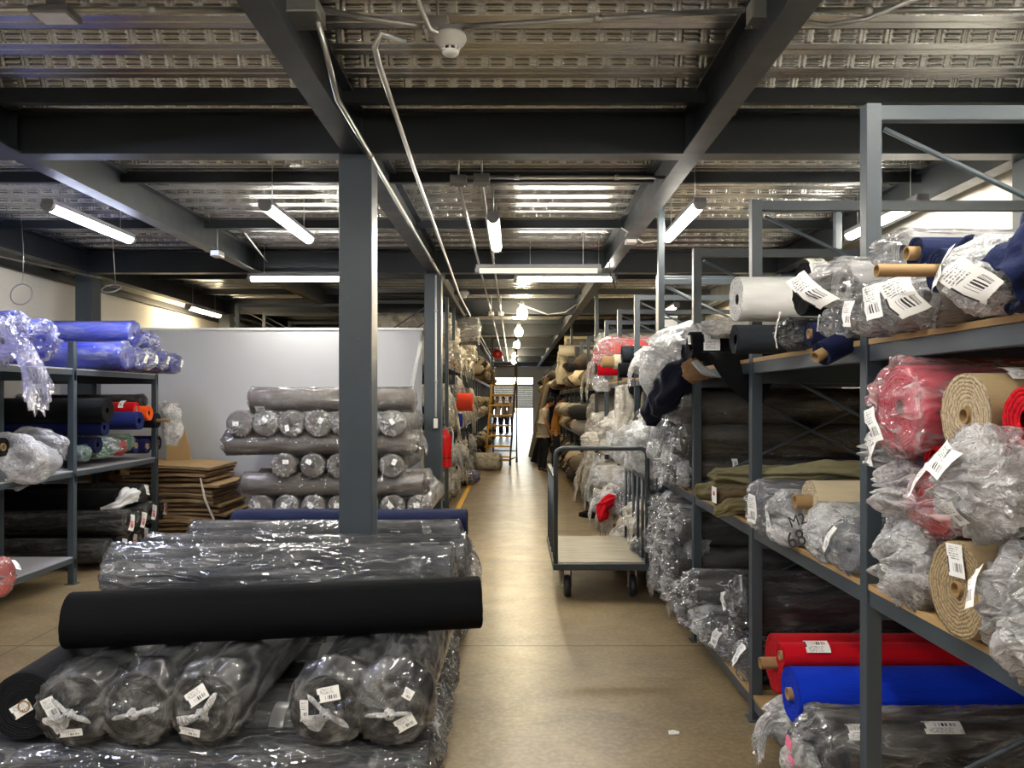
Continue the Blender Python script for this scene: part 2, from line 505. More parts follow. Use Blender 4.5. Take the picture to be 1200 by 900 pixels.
while yy < 37:
    if min(abs(yy - b - .065) for b in BY) > .15:
        # light channel purlins, cut at the long beams
        m = MB()
        for a, b in zip([XL] + BX, BX + [XR - .05]):
            a2, b2 = a + .008, b - .008
            if b2 - a2 < .1: continue
            m.prism([(yy, 3.27), (yy + .045, 3.27), (yy + .045, 3.275), (yy + .005, 3.275), (yy + .005, 3.345), (yy + .045, 3.345), (yy + .045, 3.352), (yy, 3.352)], 'X', a2, b2)
        struct(m.build('ceiling_purlin', BEAMP))
    yy += 1.6; k += 1

def column(x, y, w=0.2):
    m = MB().box(x - w / 2, x + w / 2, y, y + w, 0.012, 3.083).box(x - .16, x + .16, y - .06, y + w + .06, 0, 0.012)
    return struct(m.build('column', STEEL, bev=0.008))
for y in BY[1:]:
    column(-0.965 if y < 10 else -2.80, y)
    for x in (XL + .42, XR - .26): column(x, y)
struct(MB().box(XL + .03, XL + .09, 2, 30, 3.0, 3.09).build('trim_2', BEAMP))

# yellow aisle line on the floor
ym = MB().box(-0.86, -0.79, 10.9, 15.5, 0.0, 0.003)
struct(ym.build('floor_marking', plain('yellow_floor_paint', srgb(232, 176, 30), 0.5)))

# ------------------------------------------------------------------ lamps
def lamp_kit(strength, col, nm):
    return emitter('lamp_glow_' + nm, col, strength)
COOL = lamp_kit(70.0, (0.72, 0.77, 1.0), 'cool')
NEUT = lamp_kit(70.0, (1.0, 0.94, 0.82), 'neutral')
WARM = lamp_kit(70.0, (1.0, 0.80, 0.50), 'warm')
CAPM = plain('grey_lamp_housing', (0.20, 0.20, 0.21), 0.5)
def fluo(x0, y0, z, L, axis, mat, label, drop=0.0):
    """weatherproof batten: housing on top, glowing diffuser below, end caps, two hanger rods"""
    t = thing('fluorescent_light', label, 'lamp', (x0, y0, z), (0, 0, 0 if axis == 'X' else PI / 2), 'batten lamps under the deck')
    pr = [(-.05, .035), (.05, .035), (.042, .075), (-.042, .075)]
    MB().prism(pr, 'X', 0, L).build('housing', CAPM, t, bev=.004)
    n = 9
    pd = [(.046 * math.cos(a), .033 - .045 * math.sin(a)) for a in [PI * q / (n - 1) for q in range(n)]]
    MB().prism(pd, 'X', .035, L - .035).build('diffuser', mat, t)
    for a, b in ((-.01, .035), (L - .035, L + .01)):
        pc = [(.05 * math.cos(q), .034 - .05 * math.sin(q)) for q in [PI * j / 8 for j in range(9)]]
        MB().prism(pc, 'X', a, b).build('end_cap', CAPM, t, bev=.003)
    for a in (.18, L - .18):
        MB().tube([(a, 0, .07), (a, 0, ZD - z + .05)], .004, 6).build('hanger_rod', GALV, t)
    return t
fluo(-3.50, 5.75, 3.02, 1.25, 'Y', COOL, 'bluish batten lamp running lengthwise nearest the wall above the blue rolls')
fluo(-1.87, 5.75, 3.02, 1.25, 'Y', NEUT, 'batten lamp running lengthwise just beside the near steel column')
fluo(-0.17, 6.05, 3.00, 1.25, 'Y', NEUT, 'batten lamp seen end on over the middle of the aisle')
fluo(1.38, 5.70, 3.02, 1.25, 'Y', NEUT, 'batten lamp above the cart and the tall rack post')
fluo(2.98, 5.60, 3.02, 1.25, 'Y', NEUT, 'batten lamp close to the white side wall behind the rack frames')
fluo(-3.08, 8.90, 2.97, 1.25, 'X', lamp_kit(35.0, (1.0, .95, .86), 'soft'), 'batten lamp set crosswise over the white partition')
fluo(-0.395, 7.9, 2.90, 1.28, 'X', lamp_kit(.6, (1.0, 0.9, 0.72), 'dim'), 'dim batten lamp set crosswise, upper of the pair over the aisle')
fluo(0.0, 8.85, 2.96, 1.15, 'X', NEUT, 'bright batten lamp set crosswise, lower of the pair over the aisle')
fluo(-5.02, 11.8, 2.98, 1.25, 'Y', WARM, 'warm batten lamp close to the wall beyond the white partition')
fluo(2.45, 11.6, 2.98, 1.25, 'Y', WARM, 'warm batten lamp over the rack row beyond the red rolls')
for q, (x, m) in enumerate(((-3.5, COOL), (-1.87, NEUT), (-.17, NEUT), (1.38, NEUT), (2.98, NEUT))):
    fluo(x, 0.9, 3.02, 1.25, 'Y', m, 'batten lamp overhead before the first cross beam, ' + ('nearest the wall', 'over the roll pile', 'over the aisle', 'over the first rack', 'at the side wall')[q])
for q, x in enumerate((-3.5, -.17, 2.98)):
    fluo(x, -3.0, 3.02, 1.25, 'Y', (COOL, NEUT, NEUT)[q], 'batten lamp at the near end of the hall ' + ('by the cool wall', 'over the aisle', 'by the side wall')[q])

BULB = emitter('bulb_glow', (1.0, 0.84, 0.56), 150.0)
for q, (px, py, d) in enumerate(((612, 367, 12.7), (608, 389, 16.4), (605.5, 404, 20.5), (603.5, 417, 26.0), (602.5, 424, 31.0))):
    x, z = wx(px, d), wz(py, d)
    nth = ('nearest', 'second', 'third', 'fourth', 'last')[q]
    t = thing('hanging_bulb', nth + ' round warm bulb in the row hanging over the far aisle', 'lamp', (x, d, z), group='hanging bulbs along the aisle')
    MB().lathe([(.004, -.10), (.05, -.09), (.082, -.04), (.088, .01), (.07, .06), (.04, .10), (.035, .11)], n=18).build('bulb', BULB, t)
    MB().lathe([(.036, .11), (.04, .12), (.04, .18), (.012, .20)], n=14).build('socket', WHITEP, t)
    MB().tube([(0, 0, .19), (0, 0, ZD - z + .05)], .004, 6).build('cord', BLACKP, t)

# ------------------------------------------------------------------ conduits, boxes, detectors
def conduit(pts, r, label, clips=0, cat='conduit', mat=None):
    o = thing('conduit' if cat == 'conduit' else 'cable', label, cat, pts[0])
    p0 = Vector(pts[0])
    P = [Vector(p) - p0 for p in pts]
    MB().tube(P, r, 10).build('pipe' if cat == 'conduit' else 'cord', mat or GALV, o)
    if clips:
        a, b = P[-2], P[-1]
        for k in range(clips):
            c = a.lerp(b, (k + .5) / clips)
            d = (b - a).normalized() * .018
            MB().tube([c - d, c + d], r * 1.45, 10).build('coupling', GALV, o)
    return o
ZC = 3.062
conduit([(-.86, 3.34, 3.26), (-.84, 3.5, 3.10), (-.865, 3.75, ZC), (-.88, 9.0, ZC)], .014, 'steel conduit leaving the big junction box along the near long beam', 3)
conduit([(-.88, 9.05, ZC), (-.87, 20.0, ZC), (-.86, 30, ZC)], .016, 'steel conduit carrying on above the far rack beyond the second column', 3)
conduit([(-.47, 3.3, 3.14), (-.56, 3.22, 3.13), (-.59, 3.24, 3.08), (-.595, 3.4, ZC), (-.64, 4.9, ZC), (-.78, 11, ZC), (-.80, 30, ZC)], .013, 'steel conduit with a hooked start beside the smoke detector', 6)
conduit([(-.385, 5.34, ZC + .01), (-.43, 30, ZC)], .012, 'thin conduit starting at the darker small box over the aisle', 6)
conduit([(-.225, 5.34, ZC + .01), (-.25, 30, ZC)], .012, 'thin conduit starting at the box above the aisle lamp', 6)
conduit([(-.33, 5.28, 3.12), (1.05, 5.28, 3.12)], .012, 'crosswise conduit joining the small boxes to the long beam', 2)
conduit([(-5.4, 3.34, 3.29), (-1.02, 3.34, 3.29)], .014, 'crosswise conduit running from the wall to the big junction box', 4)
conduit([(-.82, 3.34, 3.285), (-.40, 3.34, 3.215)], .012, 'short conduit sloping from the junction box to the detector box')
conduit([(-.28, 3.34, 3.215), (1.0, 3.34, 3.29)], .012, 'conduit rising from the detector box to the far box on the beam', 1)
conduit([(1.16, 3.34, 3.29), (3.4, 3.34, 3.29)], .012, 'crosswise conduit continuing over the first rack to the side wall', 3)
conduit([(-.41, 3.10, 3.36), (-.40, 3.2, 3.25), (-.36, 3.27, 3.17), (-.31, 3.3, 3.16), (-.28, 3.33, 3.21)], .012, 'flexible conduit loop dropping to the smoke detector', cat='cable')
conduit([(1.12, 3.30, 3.27), (1.2, 3.27, 3.21), (1.32, 3.25, 3.18), (1.48, 3.24, 3.20), (1.66, 3.22, 3.27), (1.9, 3.2, 3.34)], .011, 'ribbed flexible cable drooping past the beam box', cat='cable')
conduit([(-.925, 9.03, 3.05), (-.925, 9.03, 1.38)], .011, 'white conduit running down the second column to a switch', 2, mat=WHITEP)
conduit([(XL + .1, 5.2, 3.06), (XL + .1, 7.0, 3.05), (-4.8, 8.9, 3.0)], .012, 'thin steel conduit slanting along the wall above the hanging loops')
conduit([(-2.9, 9.0, 3.2), (-2.6, 7.4, 3.2), (-1.9, 7.3, 3.16), (-1.87, 7.05, 3.1)], .008, 'thin wire run feeding the lamp beside the near column', cat='cable')
conduit([(1.0, 7.2, 3.2), (1.2, 7.15, 3.05), (1.35, 7.1, 3.06), (1.38, 6.98, 3.08)], .006, 'white lamp cable sagging beneath the long beam over the cart', cat='cable', mat=WHITEP)
conduit([(1.02, 8.3, 3.12), (1.04, 8.3, 2.92), (1.10, 8.35, 2.80), (1.12, 8.4, 2.95), (1.15, 8.4, 3.1)], .007, 'black cable loop hanging from the long beam near the aisle lamps', cat='cable', mat=BLACKP)
conduit([(.05, 12.7, 3.18), (.25, 12.7, 3.1), (.55, 12.8, 3.0), (.85, 12.9, 3.05), (1.06, 13.0, 3.2)], .01, 'white cable swagging from the nearest hanging bulb to the beam', cat='cable', mat=WHITEP)

def jbox(x, y, z, sx, sy, sz, label, mat=GALV, kind='junction_box'):
    t = thing(kind, label, 'junction box', (x, y, z))
    MB().box(-sx / 2, sx / 2, -sy / 2, sy / 2, -sz / 2, sz / 2).build('box_body', mat, t, bev=.006)
    MB().box(-sx / 2 - .004, sx / 2 + .004, -sy / 2 - .004, sy / 2 + .004, -sz / 2 - .004, -sz / 2).build('cover', mat, t, bev=.001)
    MB().tube([(0, 0, sz / 2), (0, 0, max(sz / 2 + .01, ZD + .005 - z))], .006, 8).build('ceiling_mount', GALV, t)
    for s in (-1, 1): MB().tube([(s * sx * .35, sy * .3, -sz / 2 - .004), (s * sx * .35, sy * .3, -sz / 2 - .009)], .006, 8).build('screw', GALV, t)
    return t
jbox(-.925, 3.34, 3.28, .17, .16, .07, 'big square steel junction box under the near long beam')
jbox(-.335, 3.34, 3.215, .10, .10, .06, 'small steel junction box holding the smoke detector')
jbox(1.08, 3.34, 3.28, .12, .1, .09, 'round-cornered steel box where the ribbed cable leaves the beam')
jbox(-.385, 5.28, 3.10, .11, .11, .05, 'small black-sided box at the head of a thin conduit', CAPM)
jbox(-.225, 5.28, 3.105, .11, .11, .06, 'small tilted box above the aisle lamp', CAPM)
jbox(1.09, 7.2, 3.1, .10, .1, .09, 'small steel box under the long beam over the cart')
jbox(-2.98, 7.7, 3.05, .09, .14, .05, 'small steel box on the long beam between two lamps')
jbox(-.40, 13.2, 3.06, .09, .09, .06, 'small box halfway down the darker thin conduit')
jbox(-.235, 13.2, 3.06, .09, .09, .06, 'small box halfway down the aisle lamp conduit')

def detector(x, y, z, label):
    t = thing('smoke_detector', label, 'smoke detector', (x, y, z))
    m = WHITEP
    MB().lathe([(.066, .075), (.07, .065), (.07, .055), (.062, .04), (.045, .022), (.04, .02)], n=28).build('base', m, t)
    MB().lathe([(.030, .02), (.030, .006)], n=24).build('sensor_core', BLACKP, t)
    b = MB().lathe([(.036, .006), (.037, -.002), (.030, -.010), (.004, -.012)], n=24)
    for k in range(8):
        a = 2 * PI * k / 8
        b.tube([(.036 * math.cos(a), .036 * math.sin(a), .024), (.035 * math.cos(a), .035 * math.sin(a), .004)], .0045, 6)
    b.build('cap', m, t)
    MB().box(-.05, .05, -.05, .05, .075, .10).build('mount', CAPM, t)
    return t
detector(-.278, 3.33, 3.10, 'round white smoke detector near the top of the picture')
detector(wx(544, 11), 11.0, 3.05, 'small smoke detector above the second column')
t = thing('emergency_light', 'square emergency light with a pale lens on a bracket under the deck', 'lamp', (-1.96, 3.28, 3.225))
MB().box(-.085, .085, -.06, .06, 0, .03).build('housing', CAPM, t, bev=.006)
MB().box(-.07, .07, -.048, .048, -.006, 0).build('lens', plain('pale_lamp_lens', (.80, .82, .9), .3), t, bev=.002)
MB().box(-.03, .03, -.02, .02, .03, .14).build('ceiling_mount', GALV, t)
def wire_loop(x, y, z, r, ln, tilt, label):
    t = thing('wire_loop', label, 'cable', (x, y, z))
    pts = [(r * math.sin(a), r * math.sin(tilt) * math.cos(a), r * math.cos(a) * math.cos(tilt)) for a in [2 * PI * k / 24 for k in range(25)]]
    MB().tube(pts, .006, 8).build('coil', CAPM, t)
    MB().tube([(0, r * math.sin(tilt), r * math.cos(tilt)), (.01, .02, ln * .5), (.0, 0, ln)], .004, 6).build('cord', GALV, t)
wire_loop(wx(25, 7.5), 7.5, wz(345, 7.5), .105, .75, .2, 'thin loop of cable hanging in front of the wall above the first blue roll')
wire_loop(wx(131, 8.0), 8.0, wz(338, 8.0), .095, .65, 1.0, 'tilted loop of cable hanging beside the wall pillar')
t = thing('light_switch', 'white switch box on the second column below its conduit', 'switch', (-.925, 9.03, 1.30))
MB().box(-.032, .032, -.02, .02, -.06, .075).build('surround', BLACKP, t, bev=.004)
MB().box(-.025, .025, -.026, -.02, -.05, .065).build('plate', WHITEP, t, bev=.003)
MB().box(-.008, .008, -.032, -.026, -.012, .02).build('rocker', WHITEP, t)
# sprinkler alarm bell in red, far down the aisle
t = thing('fire_bell', 'small red fire bell hanging high at the far end of the aisle', 'alarm', (wx(583, 24), 24.0, wz(415, 24)))
MB().lathe([(.02, .06), (.12, .05), (.16, .0), (.15, -.05), (.03, -.07)], n=20, axis='Y').build('gong', plain('red_enamel', srgb(190, 30, 30), .35), t)
MB().tube([(0, .0, .15), (0, 0, .62)], .012, 8).build('hanger', GALV, t)
# ================================================================== ROLLS OF CLOTH
SEED = [100]
def nseed(): SEED[0] += 1; return SEED[0]

def body_mesh(L, r, seed, rc=0.022, lump=0.02, lo=False, sag=0.0, rough_end=1.0):
    """wound cloth: slightly uneven side, both cut ends built as stepped rings with a hole for the tube"""
    na = 28 if lo else 48
    th = np.linspace(0, 2 * PI, na, endpoint=False)
    c, s = np.cos(th), np.sin(th)
    nt = 7 if lo else 26
    rows = []; mi = []
    nr = 4 if lo else 12
    def endring(x0, sg, order):
        out = []
        for q in order:
            f = q / nr
            R = rc + (r * 0.992 - rc) * f
            ph = (R / (0.011 * rough_end) - th / (2 * PI)) % 1.0
            dx = -0.002 * np.abs(2 * ph - 1) - 0.008 * rough_end * (fbm(c * R * 40, s * R * 40, seed * .37, seed, 2) - .5) + 0.008 * (1 - f)
            rr = R * (1 + lump * 1.2 * (fbm(c * 1.6, s * 1.6, seed, seed, 2) - .5))
            out.append(np.stack([x0 + sg * dx, rr * c, rr * s], -1))
        return out
    e = endring(0.0, 1, range(0, nr + 1))
    rows += e; mi += [1] * len(e)
    for t in np.linspace(0.004, L - 0.004, nt):
        R = r * (1 + lump * (fbm(t * 2.2 + c * 1.3, s * 1.3 + t, c * .9 + seed, seed, 3) - .5) * 2 + lump * .5 * (ridge(t * 1.5 + c * 2, s * 4, c * 4, seed + 3) - .6))
        z = R * s
        if sag: z = np.where(z < 0, z * (1 - sag * .3), z)
        rows.append(np.stack([np.full(na, t), R * c, z], -1)); mi.append(0)
    e = endring(L, -1, range(nr, -1, -1))
    rows += e; mi += [1] * len(e)
    return grid(np.array(rows), True, mi[:len(rows) - 1])

def film_rows(L, r, seed, bulge=0.03, crump=0.012, tail=0.0, droop=0.0, fold=0.18, lo=False, both=True, wr=0.010, flare=0.55, shoulder=0.0):
    na = 40 if lo else (120 if wr > .0145 or fold > .3 else 84)
    th = np.linspace(0, 2 * PI, na, endpoint=False)
    c, s = np.cos(th), np.sin(th)
    nb = 12 if lo else (110 if na == 120 else 60)
    kf = 9 + seed % 5
    def cap(x0, sg):
        out = []
        n = 7 if lo else 15
        for q in range(n + 1):
            f = q / n                               # 0 at the rim, 1 at the middle
            R = r * 1.035 * (1 - f) ** 0.85 + 0.004
            nz = fbm(c * R * 26, s * R * 26, seed * 1.3 + 9, seed, 3) - .5
            star = fold * np.sin(kf * th + 3.0 * fbm(c * 2, s * 2, f * 2, seed, 2) * 4) * f * (1 - f) * 2.2
            RR = R * (1 + star + 0.10 * (fbm(c * 4, s * 4, f * 3, seed + 5, 2) - .5))
            b = bulge * math.sin(min(1, f * 1.15) * PI / 2) + crump * nz * 2 + crump * .8 * np.cos(kf * th + 2 * seed) * f * (1 - f) * 2
            zz = RR * s - droop * .35 * f * f
            out.append(np.stack([x0 - sg * b, RR * c, zz], -1))
        return out
    rows = []
    front = cap(-0.006, 1)
    if tail > 0:
        n = 6 if lo else 14
        t0 = front[-5 if lo else -9]
        front = front[:-4 if lo else -8]
        base = t0
        cy, cz, cx = base[:, 1].mean(), base[:, 2].mean(), base[:, 0].mean()
        rb = r * 0.5
        ext = []
        for q in range(1, n + 1):
            f = q / n
            R = rb * (1 - .25 * math.sin(f * PI) + flare * f)
            RR = R * (1 + .30 * np.sin(kf * th + seed) * (.5 + .5 * f) + .5 * (fbm(c * 3, s * 3, f * 3 + seed, seed + 2, 3) - .5))
            x = cx - tail * f * (1 - .30 * f * (droop > 0)) + .05 * tail * (fbm(c * 5, s * 5, f * 2, seed, 2) - .5) * f * 4
            z = cz - droop * f * f + RR * s * (1 - .35 * f)
            ext.append(np.stack([x, cy + RR * c * (1 - .15 * f), z], -1))
        rows += ext[::-1]
    rows += front[::-1]
    for t in np.linspace(0.0, L, nb):
        tw = th + t * 1.4
        w1 = ridge(t * 3.5 + 2.2 * np.cos(tw), 3.0 * np.sin(tw), seed * 1.1 + t, seed)
        w2 = ridge(t * 12 + 5 * np.cos(tw), 9 * np.sin(tw) + t * 3, seed * 2.1, seed + 7)
        e = math.exp(-min(t, L - t) / .10)
        R = r * 1.022 + wr * .9 * (w1 - .5) + wr * 1.3 * np.maximum(0, w2 - .62) + wr * 1.6 * e * np.maximum(0, w2 - .45)
        R = R + shoulder * (math.exp(-((min(t, L - t) - .10) / .07) ** 2) * (1 + .5 * (w1 - .5)))
        R = np.maximum(R, r * 1.010)
        rows.append(np.stack([np.full(na, t), R * c, R * s], -1))
    if both: rows += cap(L + 0.006, -1)
    return np.array(rows)

def ticket(root, pts, w, h, mat=None, nm='paper_label'):
    me = grid(pts, False, None, True, True)
    o = link(nm, me, [mat or paper(0)], root)
    return o
def end_ticket(root, surf, y, z, w, h, rot, mat=None, lift=0.004):
    """paper ticket lying on the front end surface (surf: sample points)"""
    n, m = 5, 4
    P = np.zeros((n, m, 3))
    ca, sa = math.cos(rot), math.sin(rot)
    for i in range(n):
        for j in range(m):
            a, b = -(i / (n - 1) - .5) * w, (j / (m - 1) - .5) * h
            P[i, j, 1] = y + a * ca - b * sa; P[i, j, 2] = z + a * sa + b * ca
    f = surf[surf[:, 0] < surf[:, 0].min() + .25]
    d = (f[None, :, 1] - P.reshape(-1, 1, 3)[:, :, 1]) ** 2 + (f[None, :, 2] - P.reshape(-1, 1, 3)[:, :, 2]) ** 2
    k = np.argsort(d, 1)[:, :6]
    xs = np.array([f[q, 0].min() for q in k]).reshape(n, m)
    A_ = np.stack([P[:, :, 1].ravel() - y, P[:, :, 2].ravel() - z, np.ones(n * m)], 1)
    co = np.linalg.lstsq(A_, xs.ravel(), rcond=None)[0]
    pl = (A_ @ co).reshape(n, m)
    P[:, :, 0] = 0.6 * pl + 0.4 * xs - lift - 0.6 * np.maximum(0, pl - xs).max()
    return ticket(root, P, w, h, mat)
def side_ticket(root, R, t, ang, w, h, mat=None):
    n, m = 5, 5
    P = np.zeros((n, m, 3))
    for i in range(n):
        for j in range(m):
            a = ang + (j / (m - 1) - .5) * h / R
            P[i, j] = (t + (i / (n - 1) - .5) * w, R * math.cos(a), R * math.sin(a))
    return ticket(root, P, w, h, mat)

DIRS = {'R': 0.0, 'L': PI, 'A': PI / 2}
FILMS = {'clear': (0.03,), 'hazy': (0.22,), 'milky': (0.80,), 'lilac': (0.30, (0.86, 0.86, 1.0)), 'pink': (0.36, (1.0, 0.88, 0.90)), 'green': (0.25, (0.75, 0.95, 0.82)), 'cream': (0.98, (1.0, 0.95, 0.84)), 'veil': (0.07, (1.0, 1.0, 1.0), 0, .7), 'sheer': (0.05, (1.0, 1.0, 1.0), 0, .55, 1.05, .42, .2), 'sleek': (0.12, (1.0, 1.0, 1.0), 0, .6, 1.2, .6, .13)}
REG = []
def roll(label, d, r, L, col, dir='R', px=None, py=None, X=None, Z=None, wrap=None, core=False, stick=0.0, tk=(), tail=0.0, droop=0.0,
         yaw=0.0, pitch=0.0, group=None, lo=False, bulge=0.03, crump=0.014, lump=0.02, rc=0.024, wr=0.010, seed=None, name='fabric_roll', bands=(), sheen=0.04, rough=.85, endcol=None, fold=.18, flare=.55, shoulder=0.0, tuft=0):
    sd = seed or nseed()
    x = X if X is not None else wx(px, d)
    z = Z if Z is not None else wz(py, d)
    root = thing(name, label, 'fabric roll', (x, d, z - r), (0, pitch, DIRS[dir] + yaw), group)
    if pitch == 0: REG.append((root, dir, r, bool(wrap)))
    loc = (0, 0, r)
    b = body_mesh(L, r, sd, rc, lump, lo)
    link('fabric', b, [fabric(col, rough, sheen), fabric_end(endcol or col)], root, loc)
    if wrap:
        R = film_rows(L, r, sd, bulge, crump, tail, droop, fold, lo, True, wr, flare, shoulder)
        link('plastic_wrap', grid(R, True), [film(*FILMS[wrap])], root, loc)
        surf = R.reshape(-1, 3)
    else:
        surf = np.array([v.co for v in b.vertices])
    if core:
        ro = rc * .97
        m = MB(); n = 20
        ring = lambda rad, h: [(h, rad * math.cos(2 * PI * k / n), rad * math.sin(2 * PI * k / n)) for k in range(n)]
        rin = ro * .80; xe = -stick - .003
        vs = ring(ro, .16) + ring(ro, xe) + ring(rin, xe) + ring(rin, .16)
        fs = [(q * n + k, q * n + (k + 1) % n, (q + 1) * n + (k + 1) % n, (q + 1) * n + k) for q in range(3) for k in range(n)] + [tuple(3 * n + k for k in range(n))]
        m.add(vs, fs, False)
        m.build('core_tube', KRAFT, root, loc)
    for q in tk:
        o = None
        if q[0] == 'e': o = end_ticket(root, surf, q[1], q[2], q[3], q[4], q[5] if len(q) > 5 else 0, paper(q[6]) if len(q) > 6 else None)
        else: o = side_ticket(root, r * 1.03 + .012, q[1], q[2], q[3], q[4])
        o.location = loc
    if tuft:
        na, nn = 60, 12
        th = np.linspace(0, 2 * PI, na, endpoint=False)
        k = 3 + tuft % 3
        rows = []
        for q in range(nn):
            f = q / (nn - 1)
            lobe = .22 + .78 * np.maximum(0, np.cos(k * th * .5 + tuft + 1.2 * np.sin(th * 2 + tuft))) ** 2
            RR = r * .72 * f * lobe * (1 + .35 * (fbm(np.cos(th) * 3, np.sin(th) * 3, f, tuft, 2) - .5)) + .004
            x = -.022 - .020 * (1 - f) + .014 * (ridge(np.cos(th) * 3, np.sin(th) * 3, f * 3, tuft + 5) - .5) - bulge
            rows.append(np.stack([x, RR * np.cos(th), RR * np.sin(th) - .01], -1))
        link('film_tuft', grid(np.array(rows), True), [film(*FILMS['milky'])], root, loc)
    for (t0, t1, bc) in bands:
        th = np.linspace(0, 2 * PI, 40, endpoint=False)
        V = np.array([np.stack([np.full(40, t), (r * 1.03 + .008) * np.cos(th), (r * 1.03 + .008) * np.sin(th)], -1) for t in np.linspace(t0, t1, 3)])
        link('tape_band', grid(V, True), [plain('glossy_tape', bc, .25)], root, loc)
    return root

VINYL = srgb(36, 39, 43); CHAR = srgb(22, 23, 26); BLACK = srgb(9, 10, 13); NAVY = srgb(22, 30, 62); DNAVY = srgb(13, 17, 32)
ROYAL = srgb(46, 60, 168); BLUE = srgb(14, 52, 190); RED = srgb(190, 14, 30); BEIGE = srgb(196, 182, 152); TAN = srgb(158, 138, 104)
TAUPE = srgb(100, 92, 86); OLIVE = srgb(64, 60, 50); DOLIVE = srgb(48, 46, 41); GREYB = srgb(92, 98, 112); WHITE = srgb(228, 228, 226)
PINK = srgb(214, 70, 100); ORANGE = srgb(236, 96, 30); KHAKI = srgb(112, 104, 74); SLATE = srgb(42, 46, 52); CREAM = srgb(226, 214, 184); GREENB = srgb(30, 80, 60); BROWN = srgb(110, 84, 58)
LG = srgb(150, 150, 152)

# ------------------------------------------------------------------ THE BIG CRISSCROSS PILE BY THE NEAR COLUMN
pg = 'rolls of the crisscross pile by the near column'
RA = 0.13
# bottom layer, lying across (right ends towards the aisle)
for k, (d, xr) in enumerate(((3.07, -.335), (3.34, -.345), (3.61, -.345), (3.88, -.36), (4.15, -.35), (4.42, -.37))):
    tks = [('s', .10, 2.2, .10, .075)] if k == 0 else []
    roll(('front', 'second', 'third', 'fourth', 'fifth', 'rear')[k] + ' dark wrapped roll of the floor layer lying crosswise under the pile', d, RA, 1.75 if k else 2.15, VINYL, 'L', X=xr, Z=RA + .004,
         wrap='clear' if k < 1 else 'hazy', tk=tks, group=None, bulge=.04, crump=.02, wr=.012,
         bands=() if k == 0 else ((.63, .69, (.22, .22, .23)),), yaw=(0, .01, -.012, .008, 0, 0)[k])
# second layer, ends towards the viewer
B = [(28, 832, CHAR, 'hazy', 'black roll with a white ticket on its end at the outer corner of the pile'),
     (86, 836, VINYL, 'sheer', 'dark wrapped roll with two tickets, second from the outer corner, end to the viewer'),
     (160, 838, VINYL, 'sheer', 'dark wrapped roll with torn film and no ticket, end to the viewer'),
     (240, 836, VINYL, 'sheer', 'dark wrapped roll with a tilted ticket at the top of its end, beside the gap'),
     (384, 838, VINYL, 'sheer', 'dark wrapped roll with one upright and one flat ticket, past the gap'),
     (458, 838, VINYL, 'sheer', 'dark wrapped roll at the aisle corner of the pile with a low tilted ticket')]
BT = [[('e', .01, -.01, .075, .05, -.55)],
      [('e', .075, .01, .055, .085, -.45), ('e', .0, -.085, .09, .03, -.1)],
      [],
      [('e', .02, .06, .085, .055, -.6), ('e', .05, -.08, .085, .032, .15)],
      [('e', -.01, .065, .085, .055, -.2), ('e', .085, .0, .032, .085, 0)],
      [('e', -.06, -.045, .08, .05, -.5), ('e', -.07, .065, .04, .04, .5)]]
for k, (px, py, col, wr, lab) in enumerate(B):
    d = 2.97 if k else 2.99
    x = wx(px, d)
    roll(lab, d, .129, (1.05, 1.5, 1.5, 1.5, 1.5, 1.5)[k], col, 'A', X=x, Z=.133 * 2 + .135, wrap=None if k == 0 else wr, tk=BT[k], bulge=.012, crump=.010, core=(k == 0), fold=.22, wr=.012, shoulder=.026, tuft=(0, 11, 13, 15, 17, 19)[k],
         yaw=(0.06, 0.02, 0.015, -.01, -.015, -.02)[k], lump=.03 if k == 0 else .02)
# more rolls of the second layer, further back, running away from the viewer
for k, (x, d) in enumerate(((-1.72, 4.60), (-1.44, 4.62), (-.72, 4.60), (-.46, 4.58))):
    roll(('outermost', 'second', 'third', 'aisle side')[k] + ' dark wrapped roll of the second layer beside the near column', d, .129, 1.5, VINYL, 'A', X=x, Z=.133 * 2 + .135, wrap='hazy')
for k, (d, xr) in enumerate(((4.62 + .5, -.36), (5.39, -.37), (5.66, -.36), (5.93, -.38))):
    roll(('first', 'second', 'third', 'last')[k] + ' crosswise floor roll behind the near column', d, RA, 1.7, VINYL, 'L', X=xr, Z=RA + .004, wrap='hazy', bulge=.05, crump=.025)
# top layer, lying across
ZT = .133 * 2 + .135 + .129
xl, xr_ = wx(82, 3.28), wx(552, 3.58)
roll('bare black roll lying across the top front of the pile', 3.28, .118, 1.76, BLACK, 'R', X=xl, Z=ZT + .122, yaw=math.atan2(.30, 1.74), lump=.028, sheen=0.0)
roll('thick grey vinyl roll in shiny film lying behind the bare black roll', 4.10, .138, 1.80, SLATE, 'L', X=wx(530, 4.1), Z=ZT + .142, wrap='sleek', tk=[('s', .12, 2.15, .10, .11)], bulge=.02, wr=.018)
roll('grey vinyl roll in pale film, just before the near column', 4.43, .128, 1.82, SLATE, 'L', X=wx(545, 4.43), Z=ZT + .148, wrap='sleek', bulge=.03, wr=.014, tail=.09, droop=.12)
roll('slim grey roll in streaky film just behind the near column', 5.02, .13, 1.72, SLATE, 'L', X=wx(537, 5.02), Z=ZT + .135, wrap='sleek', tk=[('s', .10, 2.1, .10, .09)], bulge=.03, tail=.10, droop=.18)
roll('bare navy roll with rumpled cloth at the back of the pile', 5.52, .135, 1.66, NAVY, 'L', X=wx(547, 5.52), Z=ZT + .14, lump=.06, yaw=.0)

